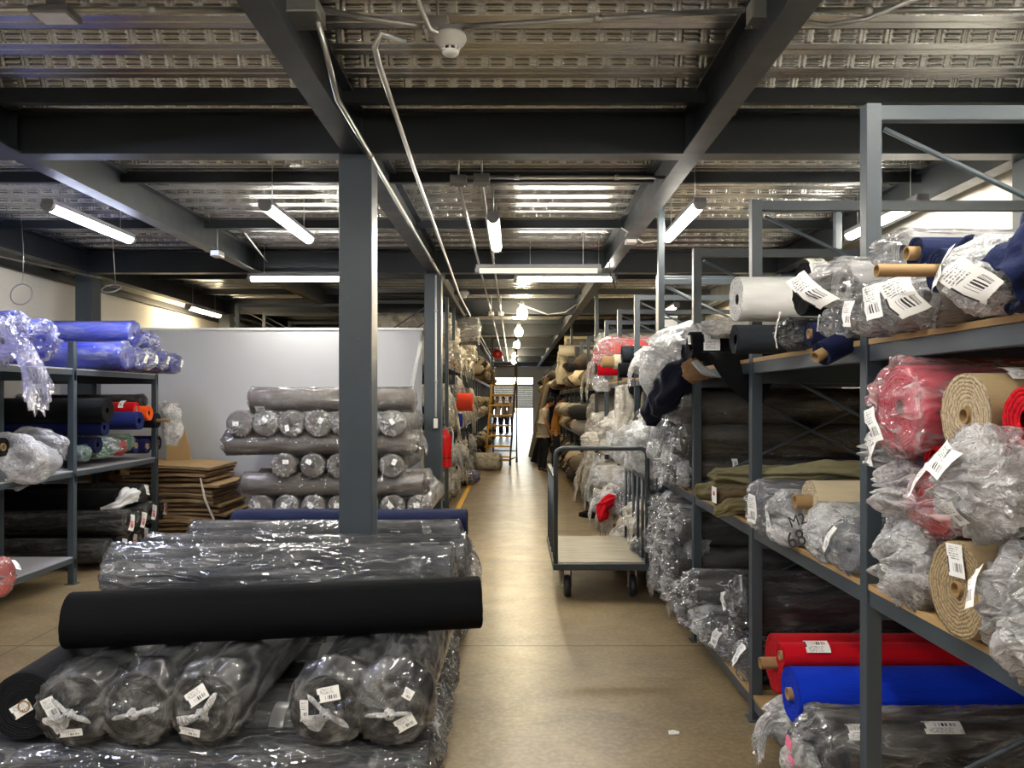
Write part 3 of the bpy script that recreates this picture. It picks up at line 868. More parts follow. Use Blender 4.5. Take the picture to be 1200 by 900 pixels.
# ------------------------------------------------------------------ STACK OF TAUPE ROLLS IN FRONT OF THE PARTITION
def st(label, d, r, L, dir, px, py=None, **k): return roll(label, d, r, L, TAUPE, dir, px=px, py=py, **k)
Zs = [.13, .34, .54, .75, .95, 1.16, 1.365, 1.58]
RT = .108
for k in range(7):                                   # along the aisle, row above the hidden crosswise base
    st(('first', 'second', 'third', 'fourth', 'fifth', 'sixth', 'seventh')[k] + ' taupe roll end of the lowest row over the navy roll', 7.5, RT, 1.45, 'A', 305 + k * 31, Z=Zs[2], wrap='hazy', tk=[('e', .02, .02, .06, .045, .4 * (k % 3))], bulge=.02)
for k in range(6):
    roll('taupe crosswise roll hidden low in the stack by the partition', 7.62 + k * .23, RT, 1.7, TAUPE, 'L', px=500, Z=Zs[1], wrap='hazy', lo=True, group='lowest crosswise taupe rolls')
for k in range(6):
    roll('taupe roll end at floor level of the stack by the partition', 7.55, RT, 1.4, TAUPE, 'A', px=315 + k * 32, Z=Zs[0] - .02, wrap='hazy', lo=True, group='floor level taupe rolls')
st('taupe crosswise roll in smooth film, lowest one in clear view', 7.62, .112, 1.78, 'L', 497, Z=Zs[3], wrap='clear', tail=.08, droop=.10, bulge=.05, crump=.03)
st('taupe crosswise roll with a ruffled film end, behind the lowest clear one', 7.88, .112, 1.72, 'L', 503, Z=Zs[3] + .01, wrap='hazy', tail=.1, droop=.12, crump=.03)
for k, px in enumerate((332, 366, 397, 428, 459)):
    st(('first', 'second', 'third', 'fourth', 'fifth')[k] + ' taupe roll end in the middle row under the long lilac-grey roll', 7.48, RT, 1.45, 'A', px, Z=Zs[4] - .005, wrap='hazy', tk=[('e', (-.03, .03)[k % 2], .04, .06, .04, .5 * k)], bulge=.02, fold=.4)
st('long taupe crosswise roll glinting lilac, under the row of five ends', 7.62, .115, 1.82, 'L', 482, Z=Zs[5] + .005, wrap='veil', bulge=.04, crump=.03, wr=.014)
st('taupe crosswise roll behind the lilac-grey one with a frayed film end', 7.9, .11, 1.74, 'L', 492, Z=Zs[5], wrap='hazy', tail=.06, droop=.08, crump=.03)
for k, px in enumerate((281, 311, 341, 373, 403, 433, 460)):
    st(('first', 'second', 'third', 'fourth', 'fifth', 'sixth', 'last')[k] + ' taupe roll end in the upper row with crinkled film', 7.48, RT + .012, 1.5, 'A', px, Z=Zs[6] - .01, wrap='hazy', tk=[('e', (.03, 0, .03, -.03, 0, .02, 0)[k], (.0, .04, -.04, .03, .03, .0, .02)[k], .06, .04, .7 * k)], bulge=.02, fold=.4)
st('topmost taupe roll of the stack with a square ticket at one end', 7.66, .112, 1.60, 'R', 296, Z=Zs[7] + .01, wrap='clear', tk=[('s', .10, PI + .95, .10, .1)], bulge=.03, wr=.014, tail=.0)

# ------------------------------------------------------------------ STORAGE RACKS
def rack(label, X0, X1, Ys, H, levels, board=WOODB, top_tall=(), sgn=1, brace=True, extra=None, beamh=.055, bt=.02, topbeam=True, skip=(), nolev=()):
    """uprights at X0 (front) and X1 (rear) for every Y; beams, boards, cross rods"""
    t = thing('storage_rack', label, 'rack', (X0, Ys[0], 0))
    w = .052
    xs = [X0, X1] + list(extra or [])
    for i, y in enumerate(Ys):
        h = top_tall[i] if i < len(top_tall) and top_tall[i] else H
        for x in xs:
            a = x - X0
            m = MB().box(min(a, a + sgn * w), max(a, a + sgn * w), y - Ys[0], y - Ys[0] + w, 0, h)
            m.box(min(a, a + sgn * w) - .02, max(a, a + sgn * w) + .02, y - Ys[0] - .02, y - Ys[0] + w + .02, 0, .006)
            m.build('upright', STEEL, t, bev=.004)
        D = (X1 - X0)
        lo, hi = (min(0, D) + w * .5, max(0, D))
        cb = [(H - .055, H - .004)] if topbeam else []
        cb += [(z - bt - beamh - .05, z - bt - .006) for z in levels if not ((i, z) in nolev and (i - 1, z) in nolev)]
        for za, zb in cb: MB().box(lo, hi, y - Ys[0] + .008, y - Ys[0] + .044, za, zb).build('cross_beam', STEEL, t, bev=.003)
        if brace and i not in skip:
            zs = [l + .02 for l in levels] + [H - .03]
            for k, (za, zb) in enumerate(zip(zs[:-1], zs[1:])):
                e = .02
                MB().tube([(sgn * (w + e), y - Ys[0] + .026, zb - .05), (D - sgn * e, y - Ys[0] + .026, za + .04)], .009, 6).build('brace_rod', STEEL, t)
                if k < len(zs) - 2: MB().tube([(sgn * (w + e), y - Ys[0] + .044, za + .04), (D - sgn * e, y - Ys[0] + .044, zb - .12)], .009, 6).build('brace_rod', STEEL, t)
    for i in range(len(Ys) - 1):
        a, b = Ys[i] - Ys[0] + w + .002, Ys[i + 1] - Ys[0] - .002
        for z in levels:
            if (i, z) in nolev: continue
            for x in (X0, X1):
                q = x - X0 + (sgn * .008 if x == X0 else 0)
                MB().box(min(q, q + sgn * .036), max(q, q + sgn * .036), a, b, z - bt - beamh, z - bt).build('shelf_beam', STEEL, t, bev=.003)
            D = X1 - X0
            MB().box(min(sgn * .004, D + sgn * .04), max(sgn * .004, D + sgn * .04), a, b, z - bt, z).build('shelf_board', board, t, bev=.002)
    return t
XP = 1.178
LV = [.13, .98, 1.80]
rack('near aisle rack with dark steel posts and wooden shelf boards beside the cart', XP, 2.63, [1.33, 2.57, 3.81, 5.05, 6.29], 2.59, LV, top_tall=(0, 0, 0, 0, 3.2))
farY = [7.53 + 1.24 * k for k in range(20)]
rack('aisle rack behind the cart with the light red rolls on its top shelf', XP, 2.63, [6.35] + farY[:7], 2.62, LV, top_tall=(0, 0, 0, 0, 3.2, 0, 0, 0))
rack('farthest aisle rack running on past the two people to the bright door', XP, 2.63, [farY[6] + .06] + farY[7:], 2.62, LV, top_tall=(0, 3.2))
# rack bays facing the aisle on the other side, beyond the second column
leftY = [11.2 + 1.24 * k for k in range(16)]
LV2 = [.13, 1.12, 2.12]
rack('rack beyond the second column whose first post carries the fire extinguisher', -.965, -2.45, leftY, 3.2, LV2, sgn=-1)
rack('empty rack frames standing behind the white partition', -4.4, -2.75, [12.1, 13.4, 14.9], 3.1, LV2, sgn=1, brace=True)
# grey shelving by the cool wall
DECKM = paint('pale_shelf_sheet', srgb(150, 150, 158), 0.4)
rack('grey shelving unit against the cool wall with blue rolls on top', -3.79, -5.12, [3.55, 5.08, 6.60, 8.12], 1.86, [.24, .98, 1.86], board=DECKM, sgn=-1, brace=False, extra=[-4.42], topbeam=False, bt=.012, beamh=.045, top_tall=(2.09, 2.09, 2.09, 0), nolev=((2, .24),))
# ================================================================== NEAR AISLE RACK: WHAT LIES ON IT
def R(label, px, py, d, r, col, L=1.45, **k):
    z = wz(py, d)
    for b_ in LV:                                       # rolls that lie on a board lie on it exactly
        if abs(z - r - b_) < .06: z = b_ + r * (1.04 if k.get('wrap') else 1.02) + .002
    return roll(label, d, r, L, col, 'R', px=px, Z=z, **k)
# ---- top shelf, nearest bay
R('grey roll in crackled clear wrap beside the first rack post on the top shelf', 1014, 370, 2.40, .060, LG, wrap='hazy', tk=[('e', .0, .0, .06, .08, .1)], bulge=.04, crump=.03)
R('grey roll in clear wrap with two barcode tickets, second on the top shelf', 1042, 356, 2.25, .075, LG, wrap='hazy', tk=[('e', -.02, .0, .085, .10, -.1), ('e', .06, .02, .04, .07, .2)], bulge=.04, crump=.03)
R('grey roll in loose clear wrap with a slanted barcode ticket, top shelf', 1084, 350, 2.07, .077, LG, wrap='hazy', tk=[('e', -.03, -.01, .075, .10, -.35)], bulge=.07, crump=.035)
R('roll in milky wrap with two overlapping tickets under the slumped navy cloth', 1148, 342, 1.80, .083, LG, wrap='milky', tk=[('e', .03, .02, .07, .10, -.6), ('e', -.06, -.02, .07, .09, -.7)], bulge=.07, crump=.03)
R('clear wrapped roll on the upper tier next to the first rack post', 986, 334, 2.485, .078, LG, wrap='hazy', tk=[('e', -.03, -.02, .06, .11, -.5)], bulge=.10, crump=.045, droop=.05)
R('small clear wrapped roll lying under the upper clear one behind the first post', 985, 374, 2.73, .066, GREYB, wrap='hazy', tk=[('e', .02, .0, .06, .06, .1)], bulge=.05, crump=.03)
R('crackled clear wrapped roll of the upper tier behind the navy roll', 1056, 296, 2.27, .060, LG, wrap='hazy', bulge=.06, crump=.04)
R('slim navy roll with a ring-like pale tube end, upper tier of the top shelf', 1072, 297, 2.09, .044, NAVY, core=True, stick=.02, rc=.02, L=1.2, lump=.05)
n1 = R('navy roll with a long pale kraft tube sticking out and a loose flared layer', 1098, 317, 1.94, .055, NAVY, core=True, stick=.15, rc=.017, L=1.2, lump=.05)

def sheet(name, label, cat, F, nu, nv, mat, th=.006, col=None, parent=None):
    """cloth sheet from a function of (u, v) in 0..1, given a little thickness"""
    u, v = np.meshgrid(np.linspace(0, 1, nu), np.linspace(0, 1, nv), indexing='ij')
    P = F(u, v)
    me = grid(P, False, None, True)
    o = link(name, me, [mat], parent)
    m = o.modifiers.new('thick', 'SOLIDIFY'); m.thickness = th; m.offset = 0
    m = o.modifiers.new('soft', 'SUBSURF'); m.levels = 1; m.render_levels = 1
    if cat: tag(o, label, cat)
    return o
def bundle(name, label, cat, pts, rad, mat, seed, amp=.25, squash=1.0, parent=None, na=44, nl=40, flare=0.0, hollow=False, loc=None):
    """cloth or film gathered along a path: a folded tube whose radius wanders"""
    P = np.array(pts, float); rad = np.array(rad, float)
    k = np.linspace(0, len(P) - 1, nl)
    i = np.minimum(k.astype(int), len(P) - 2); f = (k - i)[:, None]
    g = f * f * (3 - 2 * f)
    C = P[i] * (1 - f) + P[i + 1] * f
    Rr = rad[i] * (1 - g[:, 0]) + rad[i + 1] * g[:, 0]
    T = np.gradient(C, axis=0); T /= np.linalg.norm(T, axis=1)[:, None]
    up = np.tile([0, 0, 1.0], (nl, 1)); bad = np.abs(T[:, 2]) > .9; up[bad] = [0, 1.0, 0]
    A = np.cross(T, up); A /= np.linalg.norm(A, axis=1)[:, None]
    B_ = np.cross(A, T)
    th = np.linspace(0, 2 * PI, na, endpoint=False)
    c, s = np.cos(th), np.sin(th)
    rows = []
    for q in range(nl):
        w = 1 + amp * (ridge(c * 1.8 + q * .10, s * 1.8, seed + q * .05, seed) - .5) * 1.6 + amp * .6 * np.sin(5 * th + seed + q * .12) * .6 + amp * .5 * (fbm(c * 4, s * 4, q * .3, seed + 4, 2) - .5)
        rr = Rr[q] * w
        rows.append(C[q] + np.outer(rr * c, A[q]) + np.outer(rr * s * squash, B_[q]))
    if hollow:                                         # turn the first rim inwards, so the mouth reads as an open tube
        for f_ in (.85, .8, .78):
            rows.insert(0, C[0] + (rows[0] - C[0]) * f_ + T[0] * .05 * (1 if f_ < .84 else .1))
    me = grid(np.array(rows), True)
    import bmesh
    b = bmesh.new(); b.from_mesh(me)
    es = [e for e in b.edges if e.is_boundary]
    bmesh.ops.holes_fill(b, edges=es, sides=0)
    bmesh.ops.recalc_face_normals(b, faces=b.faces[:]); b.to_mesh(me); b.free()
    for p in me.polygons: p.use_smooth = True
    o = link(name, me, [mat], parent, loc)
    if cat: tag(o, label, cat)
    return o
bundle('outer_layer', '', None, [(.07, 0, .055), (.12, 0, .055), (.24, 0, .057), (.50, 0, .057), (.9, 0, .055)], [.078, .074, .070, .064, .060], fabric(NAVY), 33, .14, hollow=True, parent=n1)
# slumped navy cloth at the picture's edge
bundle('navy_cloth', 'slumped navy cloth bundle with an open mouth at the end of the top shelf', 'cloth',
       [(1.085, 1.72, wz(338, 1.72)), (1.13, 1.71, wz(325, 1.71)), (1.21, 1.70, wz(295, 1.7)), (1.30, 1.72, 2.03), (1.45, 1.75, 2.10), (1.7, 1.80, 2.0)], [.058, .075, .085, .10, .10, .07], fabric(NAVY), 31, .28, hollow=True)
bundle('navy_cloth', 'tall navy roll leaning up behind the slumped cloth', 'cloth',
       [(1.13, 1.62, wz(330, 1.62)), (1.16, 1.6, wz(290, 1.6)), (1.22, 1.6, wz(240, 1.6)), (1.32, 1.6, wz(232, 1.6))], [.05, .07, .075, .06], fabric(NAVY), 37, .22)
# ---- top shelf, second bay
R('white roll in its own sheet jutting out past the rack post', 862, 351, 3.58, .104, WHITE, L=1.3, lump=.035, tk=[('s', .36, PI / 2 + .9, .05, .14)], yaw=.02, rough=.45)
R('dark grey roll lying under the white roll', 860, 395, 3.50, .066, SLATE, L=1.3, tk=[('s', .28, PI - .35, .07, .06), ('s', .36, PI - .2, .06, .10)])
R('black roll with a pale tube end standing high beside the white roll', 940, 339, 2.97, .102, BLACK, core=True, stick=.0, rc=.02, L=1.3, tk=[('s', .03, PI - .9, .07, .13)])
R('small navy roll with an open tube under the black roll', 948, 382, 2.95, .045, NAVY, core=True, rc=.02, L=1.2, lump=.05)
R('navy roll lying behind the small open-tube one', 925, 390, 3.10, .055, DNAVY, L=1.2, wrap='clear', tk=[('e', .03, .02, .07, .15, .15)], bulge=.04, crump=.03)
R('navy roll drooping over the shelf edge with a frayed tube end', 968, 414, 2.70, .044, NAVY, core=True, stick=.025, rc=.022, L=.7, pitch=-.42, yaw=.25, lump=.06)
R('pale tube end roll tucked behind the drooping navy roll', 975, 392, 2.86, .04, BEIGE, L=1.0, core=True, rc=.02)
# ---- top shelf, third bay: dark drape
R('black roll with hanging cloth and two white tickets at the third post', 808, 408, 4.30, .085, BLACK, L=1.35, lump=.06, tk=[('e', .0, .04, .07, .05, .1), ('s', .10, PI - .3, .09, .11)])
X3 = lambda px, d: wx(px, d)
def drape(u, v):
    x = .975 + .42 * u + .02 * np.sin(9 * u + 3 * v)
    dep = .30 * np.clip(1.15 - np.abs(u - .62) * 1.9, 0, 1)
    z = 1.845 - dep * v + .012 * np.sin(14 * u) * v
    y = 4.04 - .10 * np.sin(v * PI * .5) + .05 * u + .02 * np.sin(7 * u + 2)
    return np.stack([x, y, z], -1)
sheet('hanging_cloth', 'black cloth corner hanging from the top shelf at the third post', 'cloth', drape, 26, 14, fabric(BLACK))
R('small mottled bag-wrapped roll behind the white roll', 838, 384, 4.12, .045, CREAM, wrap='milky', L=1.2, bulge=.05, crump=.05)
R('crumpled white film bundle on the black roll', 815, 391, 4.45, .045, WHITE, wrap='milky', L=1.0, bulge=.06, crump=.05)
bundle('brown_paper', 'torn brown paper and film scrap hanging below the black drape', 'paper scrap', [(wx(806, 4.2), 4.2, wz(424, 4.2)), (wx(812, 4.2), 4.18, wz(436, 4.2)), (wx(828, 4.2), 4.14, wz(442, 4.2))], [.035, .05, .012], fabric(BROWN), 41, .4)
bundle('paper_flap', 'pale folded paper flap below the black drape', 'paper scrap', [(wx(815, 4.1), 4.12, wz(424, 4.1)), (wx(826, 4.1), 4.08, wz(436, 4.1)), (wx(842, 4.1), 4.05, wz(443, 4.1))], [.03, .045, .006], fabric(LG), 43, .3, squash=.35)
# ---- middle shelf, nearest bay
R('pink roll in shiny wrap standing tall beside the first rack post', 1052, 478, 2.24, .125, PINK, wrap='pink', tk=[('e', .0, -.05, .05, .10, -.3)], bulge=.06, crump=.03, wr=.02)
R('large speckled beige roll showing its wound layers, nearest bay', 1130, 487, 1.95, .108, TAN, rc=.021, core=True, lump=.03, endcol=srgb(178, 160, 132), tk=[('s', .12, PI / 2 + .45, .10, .07)], rough=.95, seed=901)
R('bulky roll in loose grey-white bag with a barcode, under the beige roll', 1142, 566, 1.80, .100, srgb(190, 178, 172), wrap='milky', tail=.0, bulge=.07, crump=.03, tk=[('e', .01, .055, .11, .065, .25), ('e', -.02, -.07, .06, .05, -.3)], lump=.05, wr=.03)
R('red roll in crinkled clear wrap between the tan and bagged rolls', 1098, 590, 2.08, .088, RED, wrap='pink', bulge=.05, crump=.03, tk=[('e', -.01, .07, .035, .10, -.2)], wr=.02)
R('bare scarlet roll peeping out above the crinkled red one', 1092, 538, 2.14, .036, srgb(205, 18, 28), L=1.3, lump=.05)
R('roll in crumpled white film sitting on the shelf board at the first post', 1058, 655, 2.33, .120, srgb(130, 112, 92), wrap='milky', bulge=.05, crump=.045, wr=.02, fold=.3)
R('tan roll with worn spiral end and a square ticket', 1120, 682, 1.98, .124, srgb(150, 130, 98), core=True, rc=.022, lump=.04, tk=[('e', -.005, .075, .075, .085, -.08)], endcol=srgb(160, 140, 108), rough=.95, seed=902)
R('large roll in clouded film at the end of the middle shelf', 1200, 726, 1.70, .134, srgb(160, 148, 140), wrap='milky', bulge=.04, crump=.045, tk=[('e', .085, .04, .05, .10, -.5)], wr=.02)
R('slim greenish bag-wrapped roll tucked against the first post', 1046, 528, 2.43, .078, srgb(120, 140, 130), wrap='milky', bulge=.05, crump=.05, tk=[('e', -.02, .0, .045, .09, .2)])
R('pink-tinged crumpled wrap roll below the tall pink roll', 1062, 572, 2.30, .085, srgb(190, 120, 130), wrap='milky', bulge=.07, crump=.06)
R('scarlet roll at the far edge beside the speckled beige roll', 1199, 492, 1.73, .075, RED, lump=.02)
# ---- middle shelf, second bay
R('grey roll in printed white film beside the second post, middle shelf', 892, 591, 3.50, .118, GREYB, wrap='hazy', bulge=.05, crump=.03, tk=[('e', -.05, .0, .05, .13, .1)])
R('grey roll in white film with a long ticket, second in the row', 918, 610, 3.24, .108, GREYB, wrap='milky', bulge=.05, crump=.035, tk=[('e', .0, .0, .05, .11, -.1)])
R('beige roll with a kraft tube sticking out, lying on two grey ones', 948, 588, 3.08, .084, BEIGE, core=True, stick=.055, rc=.03, L=1.4, lump=.04)
k4 = R('blue-grey roll whose film end bears handwritten numbers', 963, 620, 2.93, .103, GREYB, wrap='milky', bulge=.05, crump=.015)
R('blue-grey roll with two long tickets beside the first post, middle shelf', 992, 641, 2.725, .092, GREYB, wrap='hazy', bulge=.05, crump=.03, tk=[('e', .04, -.01, .035, .12, .15), ('e', -.02, .03, .03, .10, .35)])
# marker-pen writing on the film
def writing(txt, size, y, z, par):
    cu = bpy.data.curves.new('writing', 'FONT'); cu.body = txt; cu.size = size; cu.extrude = .0005; cu.align_x = 'CENTER'
    o = bpy.data.objects.new('tmp', cu); COL.objects.link(o)
    bpy.context.view_layer.update()
    me = bpy.data.meshes.new_from_object(o.evaluated_get(bpy.context.evaluated_depsgraph_get()))
    bpy.data.objects.remove(o)
    o = link('handwriting', me, [BLACKP], par, (-.098, y, z)); o.rotation_euler = (PI / 2, -.4, -PI / 2 + .62)
writing('68', .085, -.025, .055, k4); writing('M2', .06, -.03, .135, k4)
# ---- middle shelf, third bay: khaki remnants
KM = fabric(KHAKI)
def remn(label, pts, rad, col, seed, tk=None):
    p0, p1 = pts[0], pts[1]
    f = [p0[i] - .22 * (p1[i] - p0[i]) for i in range(3)]
    return bundle('cloth_remnant', label, 'cloth', [tuple(f)] + pts, [rad[0] * .25] + rad, fabric(col), seed, .55, .72, nl=64, na=56)
remn('khaki cloth remnant folded nearest the shelf edge', [(1.10, 4.55, 1.05), (1.25, 4.45, 1.07), (1.5, 4.4, 1.05), (1.9, 4.4, 1.05)], [.05, .075, .075, .06], KHAKI, 51)
remn('brown cloth remnant rolled up behind the grey wrapped rolls', [(1.12, 4.22, 1.05), (1.3, 4.2, 1.06), (1.7, 4.2, 1.05)], [.055, .07, .06], srgb(92, 78, 56), 52)
remn('olive cloth remnant lying on top of the khaki heap', [(1.15, 4.36, 1.165), (1.4, 4.3, 1.17), (1.8, 4.25, 1.16), (2.2, 4.25, 1.13)], [.04, .055, .055, .05], srgb(120, 114, 84), 53)
remn('khaki cloth fold spilling over the shelf edge at the third post', [(1.08, 4.10, .99), (1.16, 4.06, 1.03), (1.4, 4.05, 1.04), (1.8, 4.05, 1.04)], [.03, .045, .055, .05], srgb(104, 96, 66), 54)
t = thing('ticket_card', 'small white card with a red mark on the khaki remnants', 'label', (1.085, 4.17, 1.035))
MB().box(-.003, 0, -.045, .045, 0, .085).build('card', plain('white_card', (.78, .78, .76), .6), t)
MB().box(-.0045, -.003, -.02, .015, .04, .06).build('red_mark', plain('red_print', srgb(190, 30, 40), .6), t)
remn('olive cloth draped over the grey roll behind the second post', [(1.28, 3.86, 1.215), (1.5, 3.66, 1.265), (1.75, 3.6, 1.25), (2.1, 3.6, 1.2)], [.03, .045, .05, .04], srgb(126, 120, 92), 55)
# ---- bottom shelf, second bay
R('large crimson roll with its tube sticking out past the second post', 908, 777, 3.52, .132, RED, core=True, stick=.065, rc=.028, L=1.45, lump=.02)
R('slim crimson roll lying on the royal blue roll', 914, 768, 3.20, .052, RED, core=True, rc=.02, L=1.45, tk=[('s', .14, 2.2, .1, .06)])
R('royal blue roll with a cardboard tube end', 926, 813, 3.10, .106, BLUE, core=True, stick=.01, rc=.026, L=1.45, lump=.03)
R('black roll in heavy clear wrap lowest beside the first post', 956, 872, 2.86, .147, srgb(28, 29, 36), wrap='veil', bulge=.05, crump=.05, wr=.018, tk=[('s', .12, 2.3, .10, .06), ('s', .42, 2.2, .14, .05)], lump=.03)
R('roll in torn white film with a black core, under the royal blue roll', 918, 862, 3.28, .088, BLACK, wrap='milky', bulge=.05, crump=.05, tail=.10, droop=.12)
bundle('film_scrap', 'torn film ends with pink tickets on the lowest black roll', 'plastic film', [(1.06, 2.84, .33), (1.045, 2.83, .26), (1.05, 2.82, .18), (1.06, 2.82, .15)], [.03, .055, .05, .02], film(*FILMS['milky']), 61, .5)
for k, (y, z) in enumerate(((2.80, .345), (2.78, .285))):
    t = thing('pink_ticket', ('upper', 'lower')[k] + ' pink ticket stuck in the film of the lowest black roll', 'label', (1.0, y, z), (.3, 0, .1))
    MB().box(-.002, 0, -.022, .022, -.022, .022).build('card', plain('pink_card', srgb(232, 120, 150), .6), t, bev=.0008)
# ---- bottom shelf, third bay
R('large black roll in glossy wrap beside the second post, upper tier of the bottom shelf', 868, 708, 4.005, .132, srgb(30, 32, 38), wrap='veil', bulge=.06, crump=.04, tk=[('e', .02, .01, .05, .09, -.5)], wr=.018)
R('black wrapped roll with a slanted ticket, bottom tier nearest the second post', 880, 778, 3.98, .118, srgb(40, 42, 46), wrap='hazy', bulge=.06, crump=.05, tk=[('e', -.04, .03, .05, .11, .3)])
R('dark wrapped roll with a bent ticket, second in the bottom tier', 858, 752, 4.24, .105, srgb(40, 42, 46), wrap='hazy', bulge=.06, crump=.05, tk=[('e', .02, .03, .05, .10, .3)])
R('dark wrapped roll, third in the bottom tier past the second post', 838, 742, 4.46, .105, srgb(44, 46, 50), wrap='hazy', bulge=.06, crump=.05, tk=[('e', .03, -.02, .06, .09, -.3)])
R('dark wrapped roll with a square ticket, fourth in the bottom tier', 826, 734, 4.70, .105, srgb(44, 46, 50), wrap='milky', bulge=.06, crump=.05, tk=[('e', .06, -.01, .07, .07, 0)])
R('black roll in shiny wrap lying on the fourth bottom roll', 812, 690, 4.74, .11, srgb(30, 32, 38), wrap='hazy', bulge=.05, crump=.04)
R('black roll behind the shiny one, last on the bottom shelf before the third post', 806, 722, 4.93, .09, srgb(40, 42, 46), wrap='hazy', bulge=.05, crump=.05)
# ---- fourth bay: olive stack (middle shelf) and grey stack (bottom shelf), seen broadside through the empty bays
for k in range(4):
    d = 5.24 + .265 * k
    if d > 6.2: break
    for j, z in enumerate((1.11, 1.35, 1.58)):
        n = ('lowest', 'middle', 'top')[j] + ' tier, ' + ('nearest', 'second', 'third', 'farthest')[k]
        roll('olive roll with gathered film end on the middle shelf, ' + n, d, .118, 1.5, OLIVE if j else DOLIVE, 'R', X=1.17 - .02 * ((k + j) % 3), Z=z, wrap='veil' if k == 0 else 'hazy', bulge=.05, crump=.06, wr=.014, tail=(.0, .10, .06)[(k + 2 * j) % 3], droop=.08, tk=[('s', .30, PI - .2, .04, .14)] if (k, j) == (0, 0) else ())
    for j, z in enumerate((.252, .49, .725)):
        n = ('lowest', 'middle', 'top')[j] + ' tier, ' + ('nearest', 'second', 'third', 'farthest')[k]
        roll('charcoal roll with gathered film end on the bottom shelf, ' + n, d, .117, 1.5, srgb(62, 62, 60), 'R', X=1.15 - .025 * ((k + 2 * j) % 3), Z=z, wrap='veil' if k == 0 else 'hazy', bulge=.05, crump=.06, wr=.014, tail=(.08, .0, .05)[(k + j) % 3], droop=.08)
# films gathered at the ends of the two stacks (milky tufts)
q = 0
for (px, py, d, s) in ((786, 478, 5.3, .11), (772, 500, 5.65, .12), (782, 530, 5.4, .10), (795, 556, 5.2, .085), (775, 555, 5.7, .09), (762, 525, 6.05, .1),
                       (790, 612, 5.35, .11), (806, 640, 5.2, .11), (784, 655, 5.6, .12), (800, 680, 5.3, .10), (778, 625, 5.9, .10), (815, 700, 5.15, .09), (775, 590, 6.0, .09)):
    x, z = wx(px, d) + .05, wz(py, d)
    nm = ('first', 'second', 'third', 'fourth', 'fifth', 'sixth', 'seventh', 'eighth', 'ninth', 'tenth', 'eleventh', 'twelfth', 'thirteenth')[q]
    bundle('film_tuft', 'gathered whitish film tuft at the roll ends before the third post', 'plastic film', [(x + .10, d, z + s * .7), (x + .01, d - .01, z + s * .3), (x - .015, d - .02, z - s * .3), (x + .01, d - .02, z - s * .9)], [s * .3, s * .62, s * .58, s * .2], film(*FILMS['milky']), 70 + q, .5)['group'] = 'film tufts before the third post'
    q += 1
# ---- top shelf, fourth bay
bg_ = R('bulky white bagged roll sagging off the top shelf beyond the third post', 806, 408, 5.35, .115, srgb(200, 204, 204), wrap='milky', bulge=.06, crump=.03, wr=.025, L=1.3)
bundle('bag_overhang', '', None, [(.25, .0, .13), (.05, .0, .14), (-.14, .01, .09), (-.19, .02, -.06), (-.16, .02, -.20), (-.15, .02, -.28)], [.11, .145, .145, .13, .09, .03], film(*FILMS['milky']), 68, .3, parent=bg_)
R('dark roll on the top shelf behind the black drape', 800, 418, 5.08 + .12, .08, DNAVY, L=1.3)
bundle('navy_cloth', 'thick fold of navy cloth slumping off the top shelf under the bagged roll', 'cloth', [(1.6, 5.26, 1.87), (1.25, 5.23, 1.82), (1.08, 5.20, 1.70), (1.00, 5.18, 1.58), (.95, 5.18, 1.48)], [.06, .09, .11, .09, .03], fabric(DNAVY, .5), 66, .3)
bundle('navy_cloth', 'lower fold of dark navy cloth hanging beyond the third post', 'cloth', [(1.6, 5.62, 1.88), (1.25, 5.60, 1.84), (1.08, 5.58, 1.68), (1.00, 5.58, 1.50), (.99, 5.58, 1.40)], [.06, .10, .11, .08, .03], fabric(DNAVY, .5), 67, .3)

# ================================================================== GREY SHELVING BY THE COOL WALL
def Lr(label, px, py, d, r, col, L=1.30, **k): return roll(label, d, r, L, col, 'L', px=px, py=py, **k)
Lr('blue roll in foil-bright wrap nearest the picture edge on the top shelf', 22, 392, 5.82, .165, ROYAL, wrap='lilac', bulge=.05, crump=.04, fold=.5)
Lr('second blue roll in foil-bright wrap on the top shelf', 52, 398, 6.14, .155, ROYAL, wrap='lilac', bulge=.05, crump=.04, fold=.5)
Lr('long blue wrapped roll of the lower tier behind the second', 148, 417, 7.05, .122, ROYAL, wrap='veil', bulge=.05, crump=.03, yaw=.0)
Lr('long blue wrapped roll of the upper tier', 158, 392, 7.30, .118, ROYAL, wrap='veil', bulge=.05, crump=.03)
for k, (px, py, d, r) in enumerate(((162, 420, 7.34, .10), (175, 421, 7.58, .10), (190, 422, 7.84, .10), (203, 426, 8.25, .10))):
    Lr(('first', 'second', 'third', 'last')[k] + ' small blue roll end with silvery film, lower tier past the long ones', px, py, d, r, ROYAL, wrap='hazy', bulge=.05, crump=.04, tk=[('e', .0, .0, .07, .08, .2)])
Lr('dark blue roll end of the upper tier, behind the long blue roll', 178, 401, 7.72, .095, srgb(44, 54, 130), wrap='lilac', bulge=.05, crump=.04)
Lr('roll in lilac film sagging off the shelf end at the picture edge', 4, 400, 5.45, .14, srgb(190, 190, 230), wrap='lilac', bulge=.05, crump=.03, tail=.30, droop=.38, wr=.03, flare=1.4)
